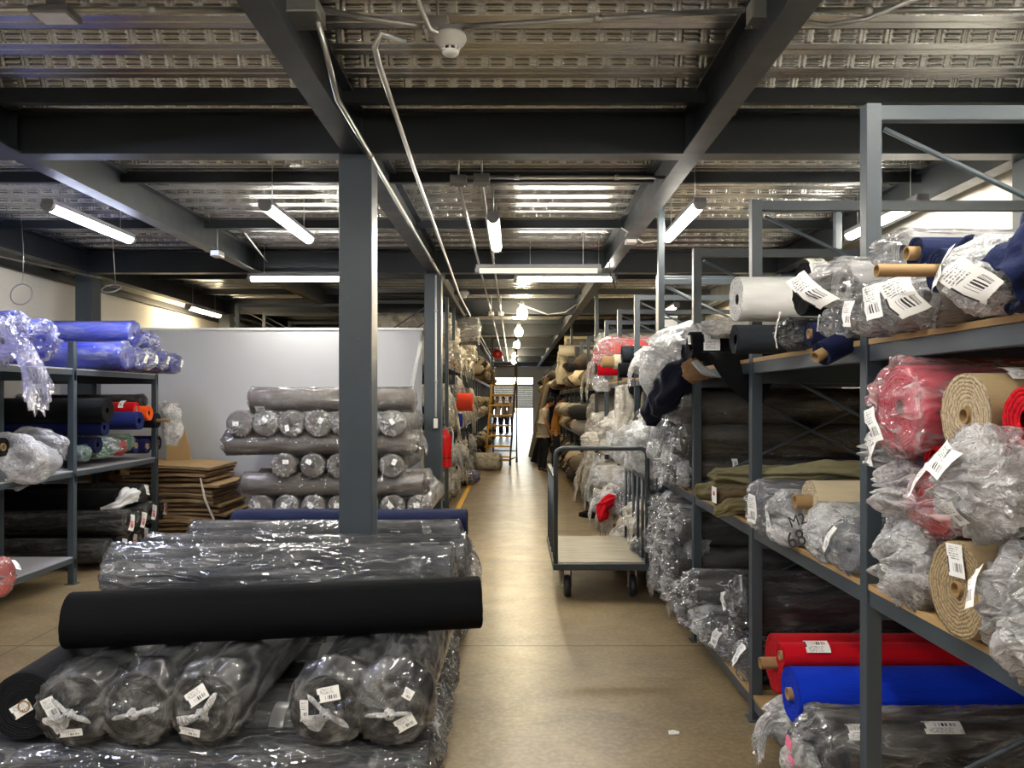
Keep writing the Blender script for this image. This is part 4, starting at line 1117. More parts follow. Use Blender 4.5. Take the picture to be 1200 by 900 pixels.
# middle shelf
Lr('bare black roll highest on the middle shelf', 128, 485, 6.85, .105, BLACK, L=1.45, lump=.07)
Lr('crimson roll with a pale paper strap on the middle shelf', 160, 479, 7.62, .066, RED, core=True, rc=.025, tk=[('s', .12, .9, .05, .12)])
Lr('orange roll behind the crimson one', 176, 485, 7.86, .075, ORANGE)
Lr('black roll lying high behind the orange one', 168, 470, 8.0, .06, BLACK, wrap='clear')
Lr('upper navy roll ending beside the crimson one', 164, 493, 7.25, .085, srgb(22, 32, 84), lump=.04)
Lr('middle navy roll below the bare black roll', 122, 502, 6.92, .075, srgb(20, 28, 74), lump=.05)
Lr('lower navy roll below the bare black roll', 116, 517, 6.94, .072, srgb(18, 24, 58), lump=.05)
Lr('lavender grey roll lowest on the shelf with a green film end', 100, 531, 6.80, .066, srgb(110, 108, 130), wrap='green', bulge=.03, crump=.03)
Lr('green film roll end next to the lavender grey roll', 117, 527, 7.05, .068, GREENB, wrap='green', bulge=.05, crump=.05)
Lr('green film roll end with a white flap, third along the shelf', 131, 522, 7.25, .08, GREENB, wrap='hazy', bulge=.06, crump=.05)
Lr('small scarlet roll end on the middle shelf edge', 143, 524, 7.45, .068, srgb(200, 30, 20), wrap='clear', bulge=.04, crump=.03)
Lr('small green film roll end past the scarlet one', 151, 519, 7.58, .07, GREENB, wrap='green', bulge=.03, crump=.03)
for k, (px, py, d) in enumerate(((159, 522, 7.72), (173, 523, 7.92), (184, 519, 8.22))):
    Lr(('first', 'second', 'third')[k] + ' navy roll end with a white tube mouth on the shelf edge', px, py, d, .075, srgb(24, 26, 74), core=True, rc=.03)
Lr('black roll with its kraft tube poking far out beside the shelf post', 184, 492, 7.98, .078, DNAVY, core=True, stick=.12, rc=.018)
Lr('black tube-hole roll end at the picture edge beside the clear bag', 4, 524, 5.72, .07, BLACK, core=True, rc=.03)
bundle('plastic_bag', 'crumpled clear plastic bag hanging over the middle shelf edge', 'plastic film', [(-4.15, 5.98, 1.12), (-3.95, 5.97, 1.17), (-3.80, 5.95, 1.12), (-3.70, 5.93, 1.03), (-3.66, 5.92, .96)], [.05, .13, .17, .15, .04], film(*FILMS['milky']), 81, .45)
bundle('plastic_bag', 'torn clear bag lying behind the crumpled one on the shelf', 'plastic film', [(-4.2, 6.3, 1.22), (-3.95, 6.28, 1.25), (-3.75, 6.25, 1.18), (-3.68, 6.23, 1.10)], [.04, .10, .09, .03], film(*FILMS['hazy']), 82, .5)
bundle('plastic_bag', 'pale bag hanging from the orange roll past the shelf post', 'plastic film', [(-3.80, 8.28, 1.52), (-3.70, 8.27, 1.45), (-3.68, 8.26, 1.25), (-3.70, 8.25, 1.10)], [.05, .09, .08, .05], film(*FILMS['milky']), 83, .4)
# under the middle shelf: rolls stacked on the floor
q = 0
for (px, py, d, r) in ((127, 646, 7.20, .112), (140, 641, 7.44, .112), (153, 635, 7.68, .112), (166, 628, 7.93, .110), (178, 623, 8.30, .110), (188, 618, 8.53, .108)):
    Lr(('first', 'second', 'third', 'fourth', 'fifth', 'sixth')[q] + ' black roll of the floor row with a pink printed ticket', px, py, d, r, BLACK, wrap='clear', bulge=.02, crump=.02, tk=[('e', -.02, 0, .09, .15, .25, 1)], L=1.25); q += 1
q = 0
for (px, py, d, r) in ((150, 612, 7.34, .112), (163, 607, 7.60, .112), (176, 600, 7.86, .108), (190, 595, 8.32, .108)):
    Lr(('first', 'second', 'third', 'fourth')[q] + ' black roll of the second row up with a pink printed ticket', px, py, d, r, BLACK, wrap='clear', bulge=.02, crump=.02, tk=[('e', .0, 0, .09, .15, .3, 1)], L=1.3); q += 1
Lr('bare black roll lying on the ticketed rolls under the shelf', 140, 590, 7.5, .115, BLACK, L=1.3)
Lr('black roll with a tossed white wrapper at its end', 167, 578, 7.80, .09, BLACK, wrap='clear', bulge=.03, crump=.03, tk=[('e', -.02, .03, .08, .10, .3)], L=1.2)
bundle('white_wrapper', 'limp white wrapper thrown over the black rolls under the shelf', 'plastic film', [(wx(112, 7.3), 7.4, wz(598, 7.3)), (wx(130, 7.3), 7.42, wz(594, 7.3)), (wx(145, 7.4), 7.5, wz(582, 7.4)), (wx(158, 7.6), 7.6, wz(578, 7.6))], [.02, .05, .09, .05], plain('white_film_sheet', (.72, .72, .73), .4), 84, .4, .7)
Lr('coral wrapped roll end low at the picture edge on the bottom shelf', 3, 676, 5.35, .128, srgb(236, 92, 76), wrap='pink', bulge=.04, crump=.03, tk=[('e', -.07, .07, .04, .07, .5)], fold=.4)
bundle('brown_paper', 'crumpled brown paper parcel under the middle shelf beside the cartons', 'paper scrap', [(wx(122, 8.3), 8.3, wz(545, 8.3)), (wx(136, 8.3), 8.32, wz(551, 8.3)), (wx(142, 8.3), 8.34, wz(562, 8.3))], [.06, .10, .06], fabric(BROWN), 85, .4)
# ================================================================== THE FAR RACKS: SMALLER ROLLS FROM A FEW KINDS
PROTO = {}
def proto(key, col, wrap, **k):
    n = len(ALL)
    o = roll('x', 0, .12, 1.4, col, 'R', X=0, Z=.12, wrap=wrap, lo=True, seed=500 + len(PROTO), **k)
    del ALL[n:]; REG.pop()
    PROTO[key] = o
    return o
proto('c0', CREAM, 'cream', bulge=.05, crump=.06, tail=.10, droop=.10)
proto('c1', BEIGE, 'cream', bulge=.06, crump=.07)
proto('c2', CREAM, 'cream', bulge=.05, crump=.06, tail=.16, droop=.20)
proto('c3', TAN, 'cream', bulge=.04, crump=.06, tail=.07, droop=.05)
proto('w0', WHITE, 'milky', bulge=.05, crump=.06, tail=.12, droop=.14)
proto('w1', LG, 'milky', bulge=.05, crump=.06)
proto('g0', SLATE, 'hazy', bulge=.05, crump=.05)
proto('g1', OLIVE, 'milky', bulge=.05, crump=.06, tail=.08, droop=.10)
proto('k0', BLACK, None)
proto('k1', DNAVY, 'hazy', bulge=.04, crump=.04)
proto('r0', RED, 'pink', bulge=.05, crump=.05)
proto('r1', srgb(226, 70, 62), None)
proto('b0', BEIGE, None, core=True, stick=.05)
proto('h0', KHAKI, None)
DESC = {'c': 'cream film-wrapped', 'w': 'white film-wrapped', 'g': 'grey film-wrapped', 'k': 'dark', 'r': 'red', 'b': 'bare beige', 'h': 'khaki'}
used = set()
def put(key, x, d, z, s, where, side='R', rs=random):
    lab = '%s roll end %s' % (DESC[key[0]], where)
    src = PROTO[key]
    if key not in used:
        used.add(key); o = src; o['label'] = lab; o['group'] = lab; ALL.append(o)
        o.location = (x, d, z - .12 * s)
    else:
        o = copy_thing(src, (x, d, z - .12 * s), lab, lab)
    o.rotation_euler = (0, rs.uniform(-.012, .012), (0 if side == 'R' else PI) + rs.uniform(-.03, .03))
    o.scale = (1.0, s, s)
    REG.append((o, side, .12 * s, True))
    return o
rn = random.Random(21)
LVN = ('bottom', 'middle', 'top')
def pick(w): return rn.choices(list(w), list(w.values()))[0]
W1 = {'c0': 3, 'c1': 2, 'c2': 2, 'w0': 3, 'w1': 3, 'g0': 2, 'g1': 1, 'k0': 2, 'b0': 1}
W2 = {'c0': 4, 'c1': 4, 'c2': 4, 'c3': 3, 'w0': 1, 'b0': 1, 'k0': 1, 'g1': 1, 'r0': .3}
bays = [6.29, 7.53, 8.77, 10.01, 11.25]
BN = ('in the bay behind the cart', 'in the second bay beyond the third post', 'in the bay with the red rolls', 'in the fourth bay beyond the third post', 'in the fifth bay beyond the third post')
for q, (px, d, s_, h_) in enumerate(((735, 7.15, .10, .30), (722, 8.0, .09, .34), (708, 9.2, .10, .30), (697, 10.4, .10, .36), (745, 6.75, .10, .26))):
    x = wx(px, d) + .04
    bundle('film_tuft', ('cream film bunch hanging over the middle shelf edge, ' + ('nearest the cart hoop but one', 'just past the cart', 'third along', 'farthest along', 'nearest the cart hoop')[q]), 'plastic film', [(x + .12, d, 1.02 + h_), (x, d - .01, 1.02 + h_ * .7), (x - .03, d, 1.0 + h_ * .2), (x - .01, d - .01, .93)], [s_ * .5, s_, s_ * .9, s_ * .3], film(*FILMS['cream' if q in (2, 3) else 'milky']), 160 + q, .5)
for bi, y0 in enumerate(bays):
    for li, z0 in enumerate(LV):
        n, s = (4, 1.12) if bi < 2 else (3, 1.5)
        rows = (2, 1 if bi in (1, 2, 3) else 2, 2 if bi % 2 else 1)[li]
        if li == 2 and bi in (1, 2): continue
        r = .12 * s
        for row in range(rows):
            for q in range(n - (row % 2)):
                dd = y0 + .07 + r + q * (1.15 - 2 * r) / max(1, n - 1) + (r if row % 2 else 0)
                x = (1.10, 1.235, 1.235)[li] + rn.uniform(-.06, .05)
                put(pick(W1 if bi < 2 else W2), x, dd, z0 + r + .006 + row * 1.80 * r, s * rn.uniform(.93, 1.0), 'on the %s shelf %s' % (LVN[li], BN[bi]))
# recognisable pieces in those bays
for k, (px, py, d, r, col, wrap, L, kw, lab) in enumerate((
    (712, 408, 8.3, .115, srgb(228, 72, 66), 'pink', 1.4, {'bulge': .08, 'crump': .05}, 'light red wrapped roll on the top shelf, larger of the two red ones'),
    (704, 418, 8.65, .115, srgb(228, 60, 60), 'pink', 1.4, {'tail': .1, 'droop': .25, 'bulge': .05, 'crump': .05}, 'light red roll whose pink film hangs down, top shelf beyond the cart'),
    (700, 432, 8.75, .06, srgb(214, 14, 40), None, 1.2, {}, 'small bright red roll end under the light red rolls'),
    (719, 424, 7.95, .075, CREAM, None, 1.2, {'core': True, 'stick': .12, 'rc': .06}, 'beige roll with a thick tube end beside the light red rolls'),
    (729, 418, 7.7, .085, SLATE, None, 1.2, {}, 'grey roll lying beside the light red rolls'),
    (726, 431, 7.6, .075, BLACK, None, 1.2, {}, 'black roll below the grey one on the top shelf'),
    (688, 512, 9.2, .10, srgb(214, 200, 180), 'cream', 1.6, {'bulge': .05, 'crump': .04}, 'cream roll jutting far into the aisle behind the cart rail'),
    (752, 487, 6.9, .09, KHAKI, None, 1.2, {}, 'olive green roll end above the white bag beyond the third post'),
    (700, 560, 8.7, .12, CREAM, 'milky', 1.5, {'bulge': .06, 'crump': .05, 'tail': .1, 'droop': .15}, 'white wrapped roll jutting out low behind the cart'),
    (704, 590, 8.2, .12, WHITE, 'milky', 1.4, {'bulge': .06, 'crump': .05, 'tail': .1, 'droop': .15}, 'lowest white wrapped roll jutting out behind the cart'),
    (662, 390, 17.5, .12, BEIGE, None, 1.4, {'core': True}, 'upper bare beige roll high above the two standing people'),
    (664, 404, 17.2, .13, TAUPE, None, 1.4, {}, 'lower grey-beige roll high above the two standing people'))):
    roll(lab, d, r, L, col, 'R', px=px, py=py, wrap=wrap, **kw)
bundle('plastic_bag', 'white plastic bag dangling from the top shelf below the bright red roll', 'plastic film', [(wx(706, 8.3), 8.3, wz(444, 8.3)), (wx(703, 8.3), 8.28, wz(450, 8.3)), (wx(697, 8.3), 8.27, wz(457, 8.3))], [.05, .09, .03], film(*FILMS['milky']), 91, .4)
bundle('plastic_bag', 'long pale plastic bag hanging down the posts behind the cart', 'plastic film', [(wx(728, 7.3), 7.3, wz(452, 7.3)), (wx(732, 7.3), 7.28, wz(475, 7.3)), (wx(727, 7.3), 7.27, wz(500, 7.3)), (wx(733, 7.3), 7.26, wz(525, 7.3)), (wx(736, 7.3), 7.27, wz(545, 7.3))], [.05, .07, .05, .06, .03], film(*FILMS['cream']), 92, .45)
bundle('plastic_bag', 'white plastic bag hanging above the cart hoop beyond the third post', 'plastic film', [(wx(760, 6.5), 6.5, wz(496, 6.5)), (wx(757, 6.5), 6.48, wz(515, 6.5)), (wx(757, 6.5), 6.47, wz(535, 6.5)), (wx(762, 6.5), 6.46, wz(560, 6.5))], [.09, .13, .12, .05], film(*FILMS['milky']), 93, .45)
bundle('red_cloth', 'scarlet cloth corner hanging low among the white rolls behind the cart', 'cloth', [(1.12, 8.05, .52), (1.0, 8.0, .54), (wx(707, 7.95), 7.95, wz(592, 7.95)), (wx(706, 7.93), 7.93, wz(604, 7.93)), (wx(703, 7.93), 7.93, wz(612, 7.93))], [.02, .04, .05, .04, .01], fabric(RED), 94, .7)
bundle('cream_cloth', 'limp cream cloth hanging high in the rack above the two people', 'cloth', [(wx(655, 15.8), 15.8, wz(412, 15.8)), (wx(659, 15.8), 15.78, wz(422, 15.8)), (wx(660, 15.8), 15.77, wz(436, 15.8)), (wx(660, 15.8), 15.76, wz(450, 15.8))], [.03, .10, .12, .12], fabric(CREAM), 95, .35)
roll('pale oval roll end standing out high above the two people', 15.2, .11, 1.2, srgb(232, 222, 194), 'R', X=wx(655, 15.2), Z=wz(411, 15.2), lo=True)
# racks beyond the ladder side
for bi, y0 in enumerate(leftY[:5]):
    for li, z0 in enumerate(LV2):
        n, s = 3, 1.5
        r = .12 * s
        rows = 2 if li < 2 or bi > 0 else 1
        for row in range(rows):
            for q in range(n - (row % 2)):
                dd = y0 + .07 + r + q * (1.15 - 2 * r) / (n - 1) + (r if row % 2 else 0)
                k = pick(W2) if li != 1 else pick({'c0': 3, 'c1': 3, 'c2': 3, 'k0': 1.5, 'k1': 2, 'r0': 1, 'w0': 1, 'h0': .6})
                put(k, -1.0 + rn.uniform(-.08, .09), dd, z0 + r + .006 + row * 1.8 * r, s * rn.uniform(.92, 1.0), 'on the %s shelf, %s rack bay beyond the second column' % (LVN[li], ('first', 'second', 'third', 'fourth', 'fifth')[bi]), 'L')
for lab, px, py, d, r, col, wrap, kw in (
    ('light red wrapped roll in the rack beyond the fire extinguisher', 555, 470, 13.2, .15, srgb(214, 70, 50), None, {}),
    ('bright blue roll end low behind the fire extinguisher', 533, 571, 12.2, .10, srgb(60, 90, 190), None, {}),
    ('navy roll end above the fire extinguisher', 541, 491, 12.8, .11, srgb(40, 60, 160), None, {}),
    ('big dark round roll end on the middle shelf beyond the second column', 543, 452, 13.6, .24, srgb(40, 38, 42), None, {}),
    ('dark grey wrapped roll high on the rack beyond the second column', 560, 402, 13.4, .24, SLATE, 'hazy', {'bulge': .04})):
    roll(lab, d, r, 1.2, col, 'L', px=px, py=py, wrap=wrap, **kw)
# everything further on is too small to count
def far_mass(name, label, side, y0, y1, lv, mats, seed):
    r_ = random.Random(seed); m = MB()
    X0 = 1.12 if side == 'R' else -.93
    sg = 1 if side == 'R' else -1
    y = y0
    while y < y1:
        for z in lv:
            for row in range(2):
                for q in range(4):
                    r = r_.uniform(.115, .135); c = y + .16 + q * .295; zc = z + .15 + row * .25
                    x = X0 + sg * (r_.uniform(-.16, .10) + (.24 if side == 'R' and 16.3 < y < 18.2 else 0))
                    m.cur = r_.randrange(len(mats))
                    n = 14; vs = []; fs = []
                    for (f, dx) in ((.12, -.09), (.55, -.05), (1.0, 0.0), (1.0, 1.2)):
                        for k in range(n):
                            a = 2 * PI * k / n; j = r_.uniform(.92, 1.08)
                            vs.append((x + sg * (dx + r_.uniform(-.04, .03)), c + r * f * j * math.cos(a), zc + r * f * j * math.sin(a)))
                    fs = [(i * n + k, i * n + (k + 1) % n, (i + 1) * n + (k + 1) % n, (i + 1) * n + k) for i in range(3) for k in range(n)] + [tuple(range(n))]
                    m.add(vs, fs, True)
        y += 1.24
    o = m.build(name, mats)
    tag(o, label, 'fabric rolls'); o['kind'] = 'stuff'
    return o
FM = [plain('far_cream_film', srgb(206, 186, 146), .4), plain('far_tan_cloth', srgb(160, 140, 108), .6), plain('far_taupe_cloth', srgb(110, 96, 76), .8), plain('far_dark_cloth', srgb(30, 28, 30), .8), plain('far_grey_film', srgb(150, 144, 132), .4), plain('far_brown_cloth', srgb(70, 56, 44), .8)]
far_mass('fabric_rolls', 'countless small cream and dark roll ends far down the aisle rack past the two people', 'R', 12.49, 31.0, LV, FM, 3)
far_mass('fabric_rolls', 'countless small cream and dark roll ends far down the rack past the ladder', 'L', leftY[5], 29.5, LV2, FM, 4)
# rolls lying on the floor at the foot of that rack
for lab, x, d, z, r, L, col, wrap, di in (
    ('cream roll lying on the floor at the foot of the yellow ladder', -1.35, 17.2, .19, .19, 1.0, CREAM, 'cream', 'R'),
    ('grey film-wrapped roll end on the floor near the yellow line', -1.0, 12.6, .13, .12, 1.2, LG, 'milky', 'L'),
    ('navy wrapped roll end on the floor near the yellow line', -.80, 14.2, .12, .11, 1.0, NAVY, 'hazy', 'L'),
    ('lilac film-wrapped roll end on the floor past the navy one', -.72, 14.6, .12, .11, 1.0, srgb(150, 140, 190), 'lilac', 'L')):
    roll(lab, d, r, L, col, di, X=x if di == 'R' else x, Z=z, wrap=wrap, bulge=.05, crump=.05, lo=True)


def settle(sel, posts, boards, pw=.052):
    """nudge the rolls of one rack apart, off the posts and onto the boards"""
    it = []
    for (o, dr, r, wr) in REG:
        if sel(o, dr):
            re = r * (1.045 if wr else 1.02) + .003
            it.append([o, o.location.y, o.location.z + r, re, r])
    P0 = [(i[1], i[2]) for i in it]
    bs = sorted(boards)
    for i in it:
        low = [b for b in bs if b < i[2] - .2 * i[4]]
        i.append(low[-1] if low else 0.0)
        up = [b for b in bs if b > i[5] + .01]
        i.append(up[0] - .135 if up else 3.04)
    for step in range(140 if len(it) > 40 else 40):
        for a in range(len(it)):
            A = it[a]
            for b in range(a + 1, len(it)):
                B = it[b]
                dy, dz = B[1] - A[1], B[2] - A[2]
                s_ = A[3] + B[3]
                if abs(dy) >= s_ or abs(dz) >= s_ or A[5] != B[5]: continue
                q = math.hypot(dy, dz)
                if q < s_:
                    if q < 1e-4: dy, dz, q = 0.0, 1e-3, 1e-3
                    m = .5 * (s_ - q) * .7
                    A[1] -= dy / q * m; A[2] -= dz / q * m; B[1] += dy / q * m; B[2] += dz / q * m
        for A in it:
            for p in posts:
                if p - A[3] < A[1] < p + pw + A[3]:
                    A[1] = p - A[3] if A[1] < p + pw / 2 else p + pw + A[3]
            A[2] = max(A[2], A[5] + A[3] + .002)
            if A[2] + A[3] > A[6]: A[2] = max(A[5] + A[3] + .002, A[6] - A[3])
    for A, p in zip(it, P0):
        dy, dz = A[1] - p[0], A[2] - p[1]
        A[0].location.y += dy; A[0].location.z += dz
        # keep the line of sight to the roll end: follow the same bearing
        if abs(dy) < .12 and A[1] < 6.4 and p[0] > .5:
            x = A[0].location.x
            A[0].location.x = x + .5 * (x * A[1] / p[0] - x)
settle(lambda o, dr: dr == 'R' and o.location.x > .8 and o.location.y > 5.1, [1.33, 2.57, 3.81, 5.05, 6.29, 6.35] + farY, LV)
settle(lambda o, dr: dr == 'L' and o.location.x < -3, [5.08, 6.60, 8.12], [.98, 1.86])
settle(lambda o, dr: dr == 'L' and -1.3 < o.location.x < -.6 and o.location.y > 10, leftY, LV2)

# ================================================================== CART
def cart():
    t = thing('platform_cart', 'dark steel platform cart with a hoop handle and barred side rails in the aisle', 'cart', (.305, 6.05, 0))
    W, D = .765, 1.25
    DK = paint('cart_steel_paint', srgb(56, 62, 66), 0.4)
    m = MB()
    for a in (0.0, D - .045): m.box(0, W, a, a + .045, .245, .295)
    for a in (0.0, W - .045): m.box(a, a + .045, .0451, D - .0451, .245, .295)
    m.box(.045, W - .045, D / 2 - .02, D / 2 + .02, .245, .285)
    m.build('chassis', DK, t, bev=.004)
    b = NT('worn_plywood'); o = b.coord('Object', (1.0, 12.0, 1.0)); n = b.noise(o, 3.0, 5)
    b.bsdf(b.ramp(n, [(.3, srgb(120, 112, 96)), (.7, srgb(156, 148, 128))]), .55)
    MB().box(.046, W - .046, .046, D - .046, .286, .302).build('deck', b.m, t, bev=.002)
    h = .905 + .30; q = .06; r = .019
    arc = lambda cx, cz, a0, a1: [(cx + q * math.cos(a0 + (a1 - a0) * k / 6), .022, cz + q * math.sin(a0 + (a1 - a0) * k / 6)) for k in range(7)]
    pts = [(.02, .022, .295)] + arc(.02 + q, h - q, PI, PI / 2) + arc(W - .02 - q, h - q, PI / 2, 0) + [(W - .02, .022, .295)]
    MB().tube(pts, r, 12).build('handle', DK, t)
    zr = .965
    for s, x in enumerate((.02, W - .02)):
        rail = MB().box(x - .016, x + .016, .045, D - .02, zr - .016, zr + .016).build('side_rail', DK, t, bev=.003)
        for k in range(5):
            y = .25 + k * (D - .30) / 4
            MB().tube([(x, y, .295), (x, y, zr - .015)], .0125, 10).build('rail_bar', DK, t)
    for x in (.12, W - .12):
        for y in (.14, D - .14):
            c = MB().box(x - .045, x + .045, y - .05, y + .05, .236, .245)
            c.box(x - .034, x - .028, y - .035, y + .055, .09, .236).box(x + .028, x + .034, y - .035, y + .055, .09, .236)
            c = c.build('caster', DK, t, bev=.002)
            MB().lathe([(.03, -.027), (.075, -.027), (.088, -.016), (.088, .016), (.075, .027), (.03, .027)], (x, y + .02, .088), 24, 'X').build('wheel', BLACKP, c)
            MB().tube([(x - .04, y + .02, .088), (x + .04, y + .02, .088)], .01, 10).build('axle', GALV, c)
cart()

# ================================================================== LADDER
def ladder():
    t = thing('rolling_ladder', 'yellow stepped rolling ladder with dark handrails standing in the aisle', 'ladder', (wx(569, 18.4), 18.4, 0), (0, 0, -.20))
    YP = paint('ladder_yellow_paint', srgb(206, 150, 30), .45); DP = paint('ladder_dark_tube', srgb(60, 46, 38), .5)
    W, D = .60, .80
    n = 8; zt = 1.98
    for k in range(n):
        z = .20 + k * .247; y = .03 + (z / zt) * .62
        MB().box(.02, W - .02, y - .02, y + .13, z - .02, z + .02).build('step', YP, t, bev=.004)
    for x in (0, W):
        MB().tube([(x, 0, .12), (x, .66, 2.02)], .022, 8).build('front_rail', YP if x == 0 else DP, t)
        MB().tube([(x, D + .02, .12), (x, D, 3.10)], .02, 8).build('rear_upright', DP, t)
        MB().tube([(x, .62, 1.95), (x, .62, 3.10)], .016, 8).build('handrail_post', DP, t)
        for z in (2.40, 3.10): MB().tube([(x, .62, z), (x, D, z)], .014, 8).build('side_bar', DP, t)
        MB().tube([(x, .02, .15), (x, D + .01, .15)], .018, 8).build('base_rail', DP, t)
    for z in (.30, 1.95, 3.10): MB().tube([(0, D, z), (W, D, z)], .014, 8).build('cross_bar', DP, t)
    for z in (2.40, 3.10): MB().tube([(0, .62, z), (W, .62, z)], .014, 8).build('guard_bar', DP, t)
    MB().box(0, W, .02, .05, .10, .16).build('base_plate', YP, t, bev=.004)
    for x in (0, W):
        for y in (.0, D + .02):
            c = MB().box(x - .02, x + .02, y - .03, y + .03, .09, .13).build('caster', DP, t)
            MB().lathe([(.02, -.018), (.06, -.018), (.066, 0), (.06, .018), (.02, .018)], (x, y, .066), 18, 'X').build('wheel', BLACKP, c)
ladder()

# ================================================================== FIRE EXTINGUISHER
def extinguisher():
    d = 10.9
    t = thing('fire_extinguisher', 'red fire extinguisher hung at the first rack post beyond the second column', 'fire extinguisher', (wx(521.5, d), d, wz(548, d)))
    RM = plain('red_enamel_tank', srgb(206, 16, 20), .3)
    MB().lathe([(.03, 0), (.085, .005), (.09, .02), (.09, .42), (.08, .47), (.05, .50), (.03, .52), (.028, .54)], n=28).build('tank', RM, t)
    MB().lathe([(.0915, .13), (.0915, .145)], n=28).build('strap', BLACKP, t)
    MB().box(-.02, .02, -.02, .02, .54, .58).box(-.012, .012, -.13, .02, .578, .59).build('valve', GALV, t, bev=.003)
    MB().box(-.011, .011, -.12, .0, .605, .615).build('lever', BLACKP, t, bev=.002)
    MB().tube([(.02, 0, .56), (.09, -.02, .57), (.115, -.03, .50), (.11, -.03, .25), (.108, -.03, .12)], .011, 10).build('hose', plain('grey_hose', (.45, .45, .44), .5), t)
    MB().box(-.04, .04, .088, .12, .40, .56).build('wall_mount', GALV, t)
extinguisher()

# ================================================================== CARTONS, LEANING THINGS, SCRAPS
CARD = NT('corrugated_card'); co = CARD.coord(); cn = CARD.noise(co, 5.0, 4)
CARD.bsdf(CARD.mixc(cn, srgb(140, 112, 74), srgb(186, 154, 108)), .85)
CARD = CARD.m
CARDE = NT('card_edge'); co = CARDE.coord('Object', (2, 2, 60)); cn = CARDE.noise(co, 4.0, 4)
CARDE.bsdf(CARDE.ramp(cn, [(.35, srgb(60, 46, 30)), (.6, srgb(150, 124, 88))]), .9)
CARDE = CARDE.m
rc_ = random.Random(5)
z = .0
for k in range(19):
    h = .028 + .016 * rc_.random()
    last = k == 18
    x0, x1 = -4.72 + rc_.uniform(-.04, .06), -3.14 + rc_.uniform(-.10, .05) - .006 * k
    y0, y1 = 8.30 + rc_.uniform(-.04, .05), 9.12
    nx, ny = 18, 5
    U, Vv = np.meshgrid(np.linspace(0, 1, nx), np.linspace(0, 1, ny), indexing='ij')
    X_ = x0 + (x1 - x0) * U; Y_ = y0 + (y1 - y0) * Vv
    sag = (.010 * np.sin(U * 5 + k) + .010 * fbm(U * 6, Vv * 2, k * 3.1, k, 2) - .10 * np.maximum(0, U - .72) ** 2 * 6 * (1 - k / 26)) * min(1, k / 3)
    zt = z + h
    T_ = np.stack([X_, Y_, zt + sag], -1); Bm = np.stack([X_, Y_, zt - h * .72 + sag], -1)
    idx = lambda i, j: i * ny + j
    vs = T_.reshape(-1, 3).tolist() + Bm.reshape(-1, 3).tolist(); N_ = nx * ny
    m = MB()
    top = [(idx(i, j), idx(i + 1, j), idx(i + 1, j + 1), idx(i, j + 1)) for i in range(nx - 1) for j in range(ny - 1)]
    bot = [tuple(q + N_ for q in f[::-1]) for f in top]
    rim = [idx(i, 0) for i in range(nx)] + [idx(nx - 1, j) for j in range(1, ny)] + [idx(i, ny - 1) for i in range(nx - 2, -1, -1)] + [idx(0, j) for j in range(ny - 2, 0, -1)]
    side = [(rim[q], rim[q] + N_, rim[(q + 1) % len(rim)] + N_, rim[(q + 1) % len(rim)]) for q in range(len(rim))]
    m.add(vs, top + bot); m.cur = 1; o_ = len(m.v)
    m.f += [list(f) for f in side]; m.sm += [False] * len(side); m.mi += [1] * len(side)
    o = m.build('flattened_carton', [CARD, CARDE])
    tag(o, 'topmost flattened carton with a clean tan face on the stack under the shelf end' if last else 'flattened brown carton in the sagging stack beside the partition', 'carton', 'flattened cartons in the stack')
    z += h * (1.28 if not last else 1)
CT = z
bundle('twine', 'loose twine strap hanging down the front of the carton stack', 'string', [(-3.38, 8.26, CT - .12), (-3.32, 8.24, CT - .35), (-3.20, 8.23, CT - .62), (-3.16, 8.22, .12)], [.008, .012, .010, .008], fabric(srgb(200, 190, 170)), 97, .2)
t = thing('carton_board', 'brown curved board leaning behind the orange roll', 'carton', (wx(208, 8.9), 8.95, CT + .01), (-.10, 0, .2))
m = MB(); pr = [(-.14, 0), (.12, 0), (.12, .12), (.05, .36), (-.04, .52), (-.12, .54)]
m.prism(pr, 'Y', -.006, .006).build('board', CARD, t)

t = thing('perforated_angle', 'perforated steel angle leaning against the partition beside the taupe stack', 'steel angle', (-1.60, 9.13, 0), (-.045, .205, 0))
m = MB(); ln = 2.32
for s in range(29):
    z0 = .02 + s * .08
    m.box(-.02, -.008, 0, .004, z0, z0 + .08).box(.008, .02, 0, .004, z0, z0 + .08).box(-.008, .008, 0, .004, z0, z0 + .045)
m.box(.017, .021, .004, .04, .02, .02 + 29 * .08)
m.build('angle_bar', GALV, t)
# leaning rolls and boards by the two people
for k, (lab, x, d, L, r, col, pit) in enumerate((
    ('dark navy roll leaning against the rack behind the people', .80, 18.8, 1.75, .17, DNAVY, .28),
    ('black roll leaning against the rack past the navy one', .86, 19.6, 1.9, .15, BLACK, .22),
    ('pale roll leaning at the far side of the dark rolls', .70, 20.6, 2.0, .09, srgb(120, 110, 94), .24),
    ('brown board-like roll leaning furthest from the people', .72, 21.4, 2.2, .08, srgb(96, 78, 56), .20))):
    t = thing('leaning_roll', lab, 'fabric roll', (x - .25, d, .02), (0, pit, 0))
    o = link('fabric', body_mesh(L, r, 700 + k, lo=True), [fabric(col), fabric_end(col)], t, (0, 0, 0))
    o.rotation_euler = (0, -PI / 2, 0)
t = thing('sign_card', 'pair of small white cards on the rack cross beam behind the bagged roll', 'sign', (wx(784, 8.0), 8.0, wz(383, 8.0)))
MB().box(-.09, .09, 0, .004, 0, .075).build('lower_card', plain('white_sign_card', (.8, .8, .78), .5), t)
MB().box(-.09, .09, 0, .004, .09, .115).build('upper_card', plain('white_sign_card', (.8, .8, .78), .5), t)
m = MB(); m.prism([(0, 0), (.05, .008), (.056, .03), (.03, .05), (.004, .04)], 'Z', .001, .0045)
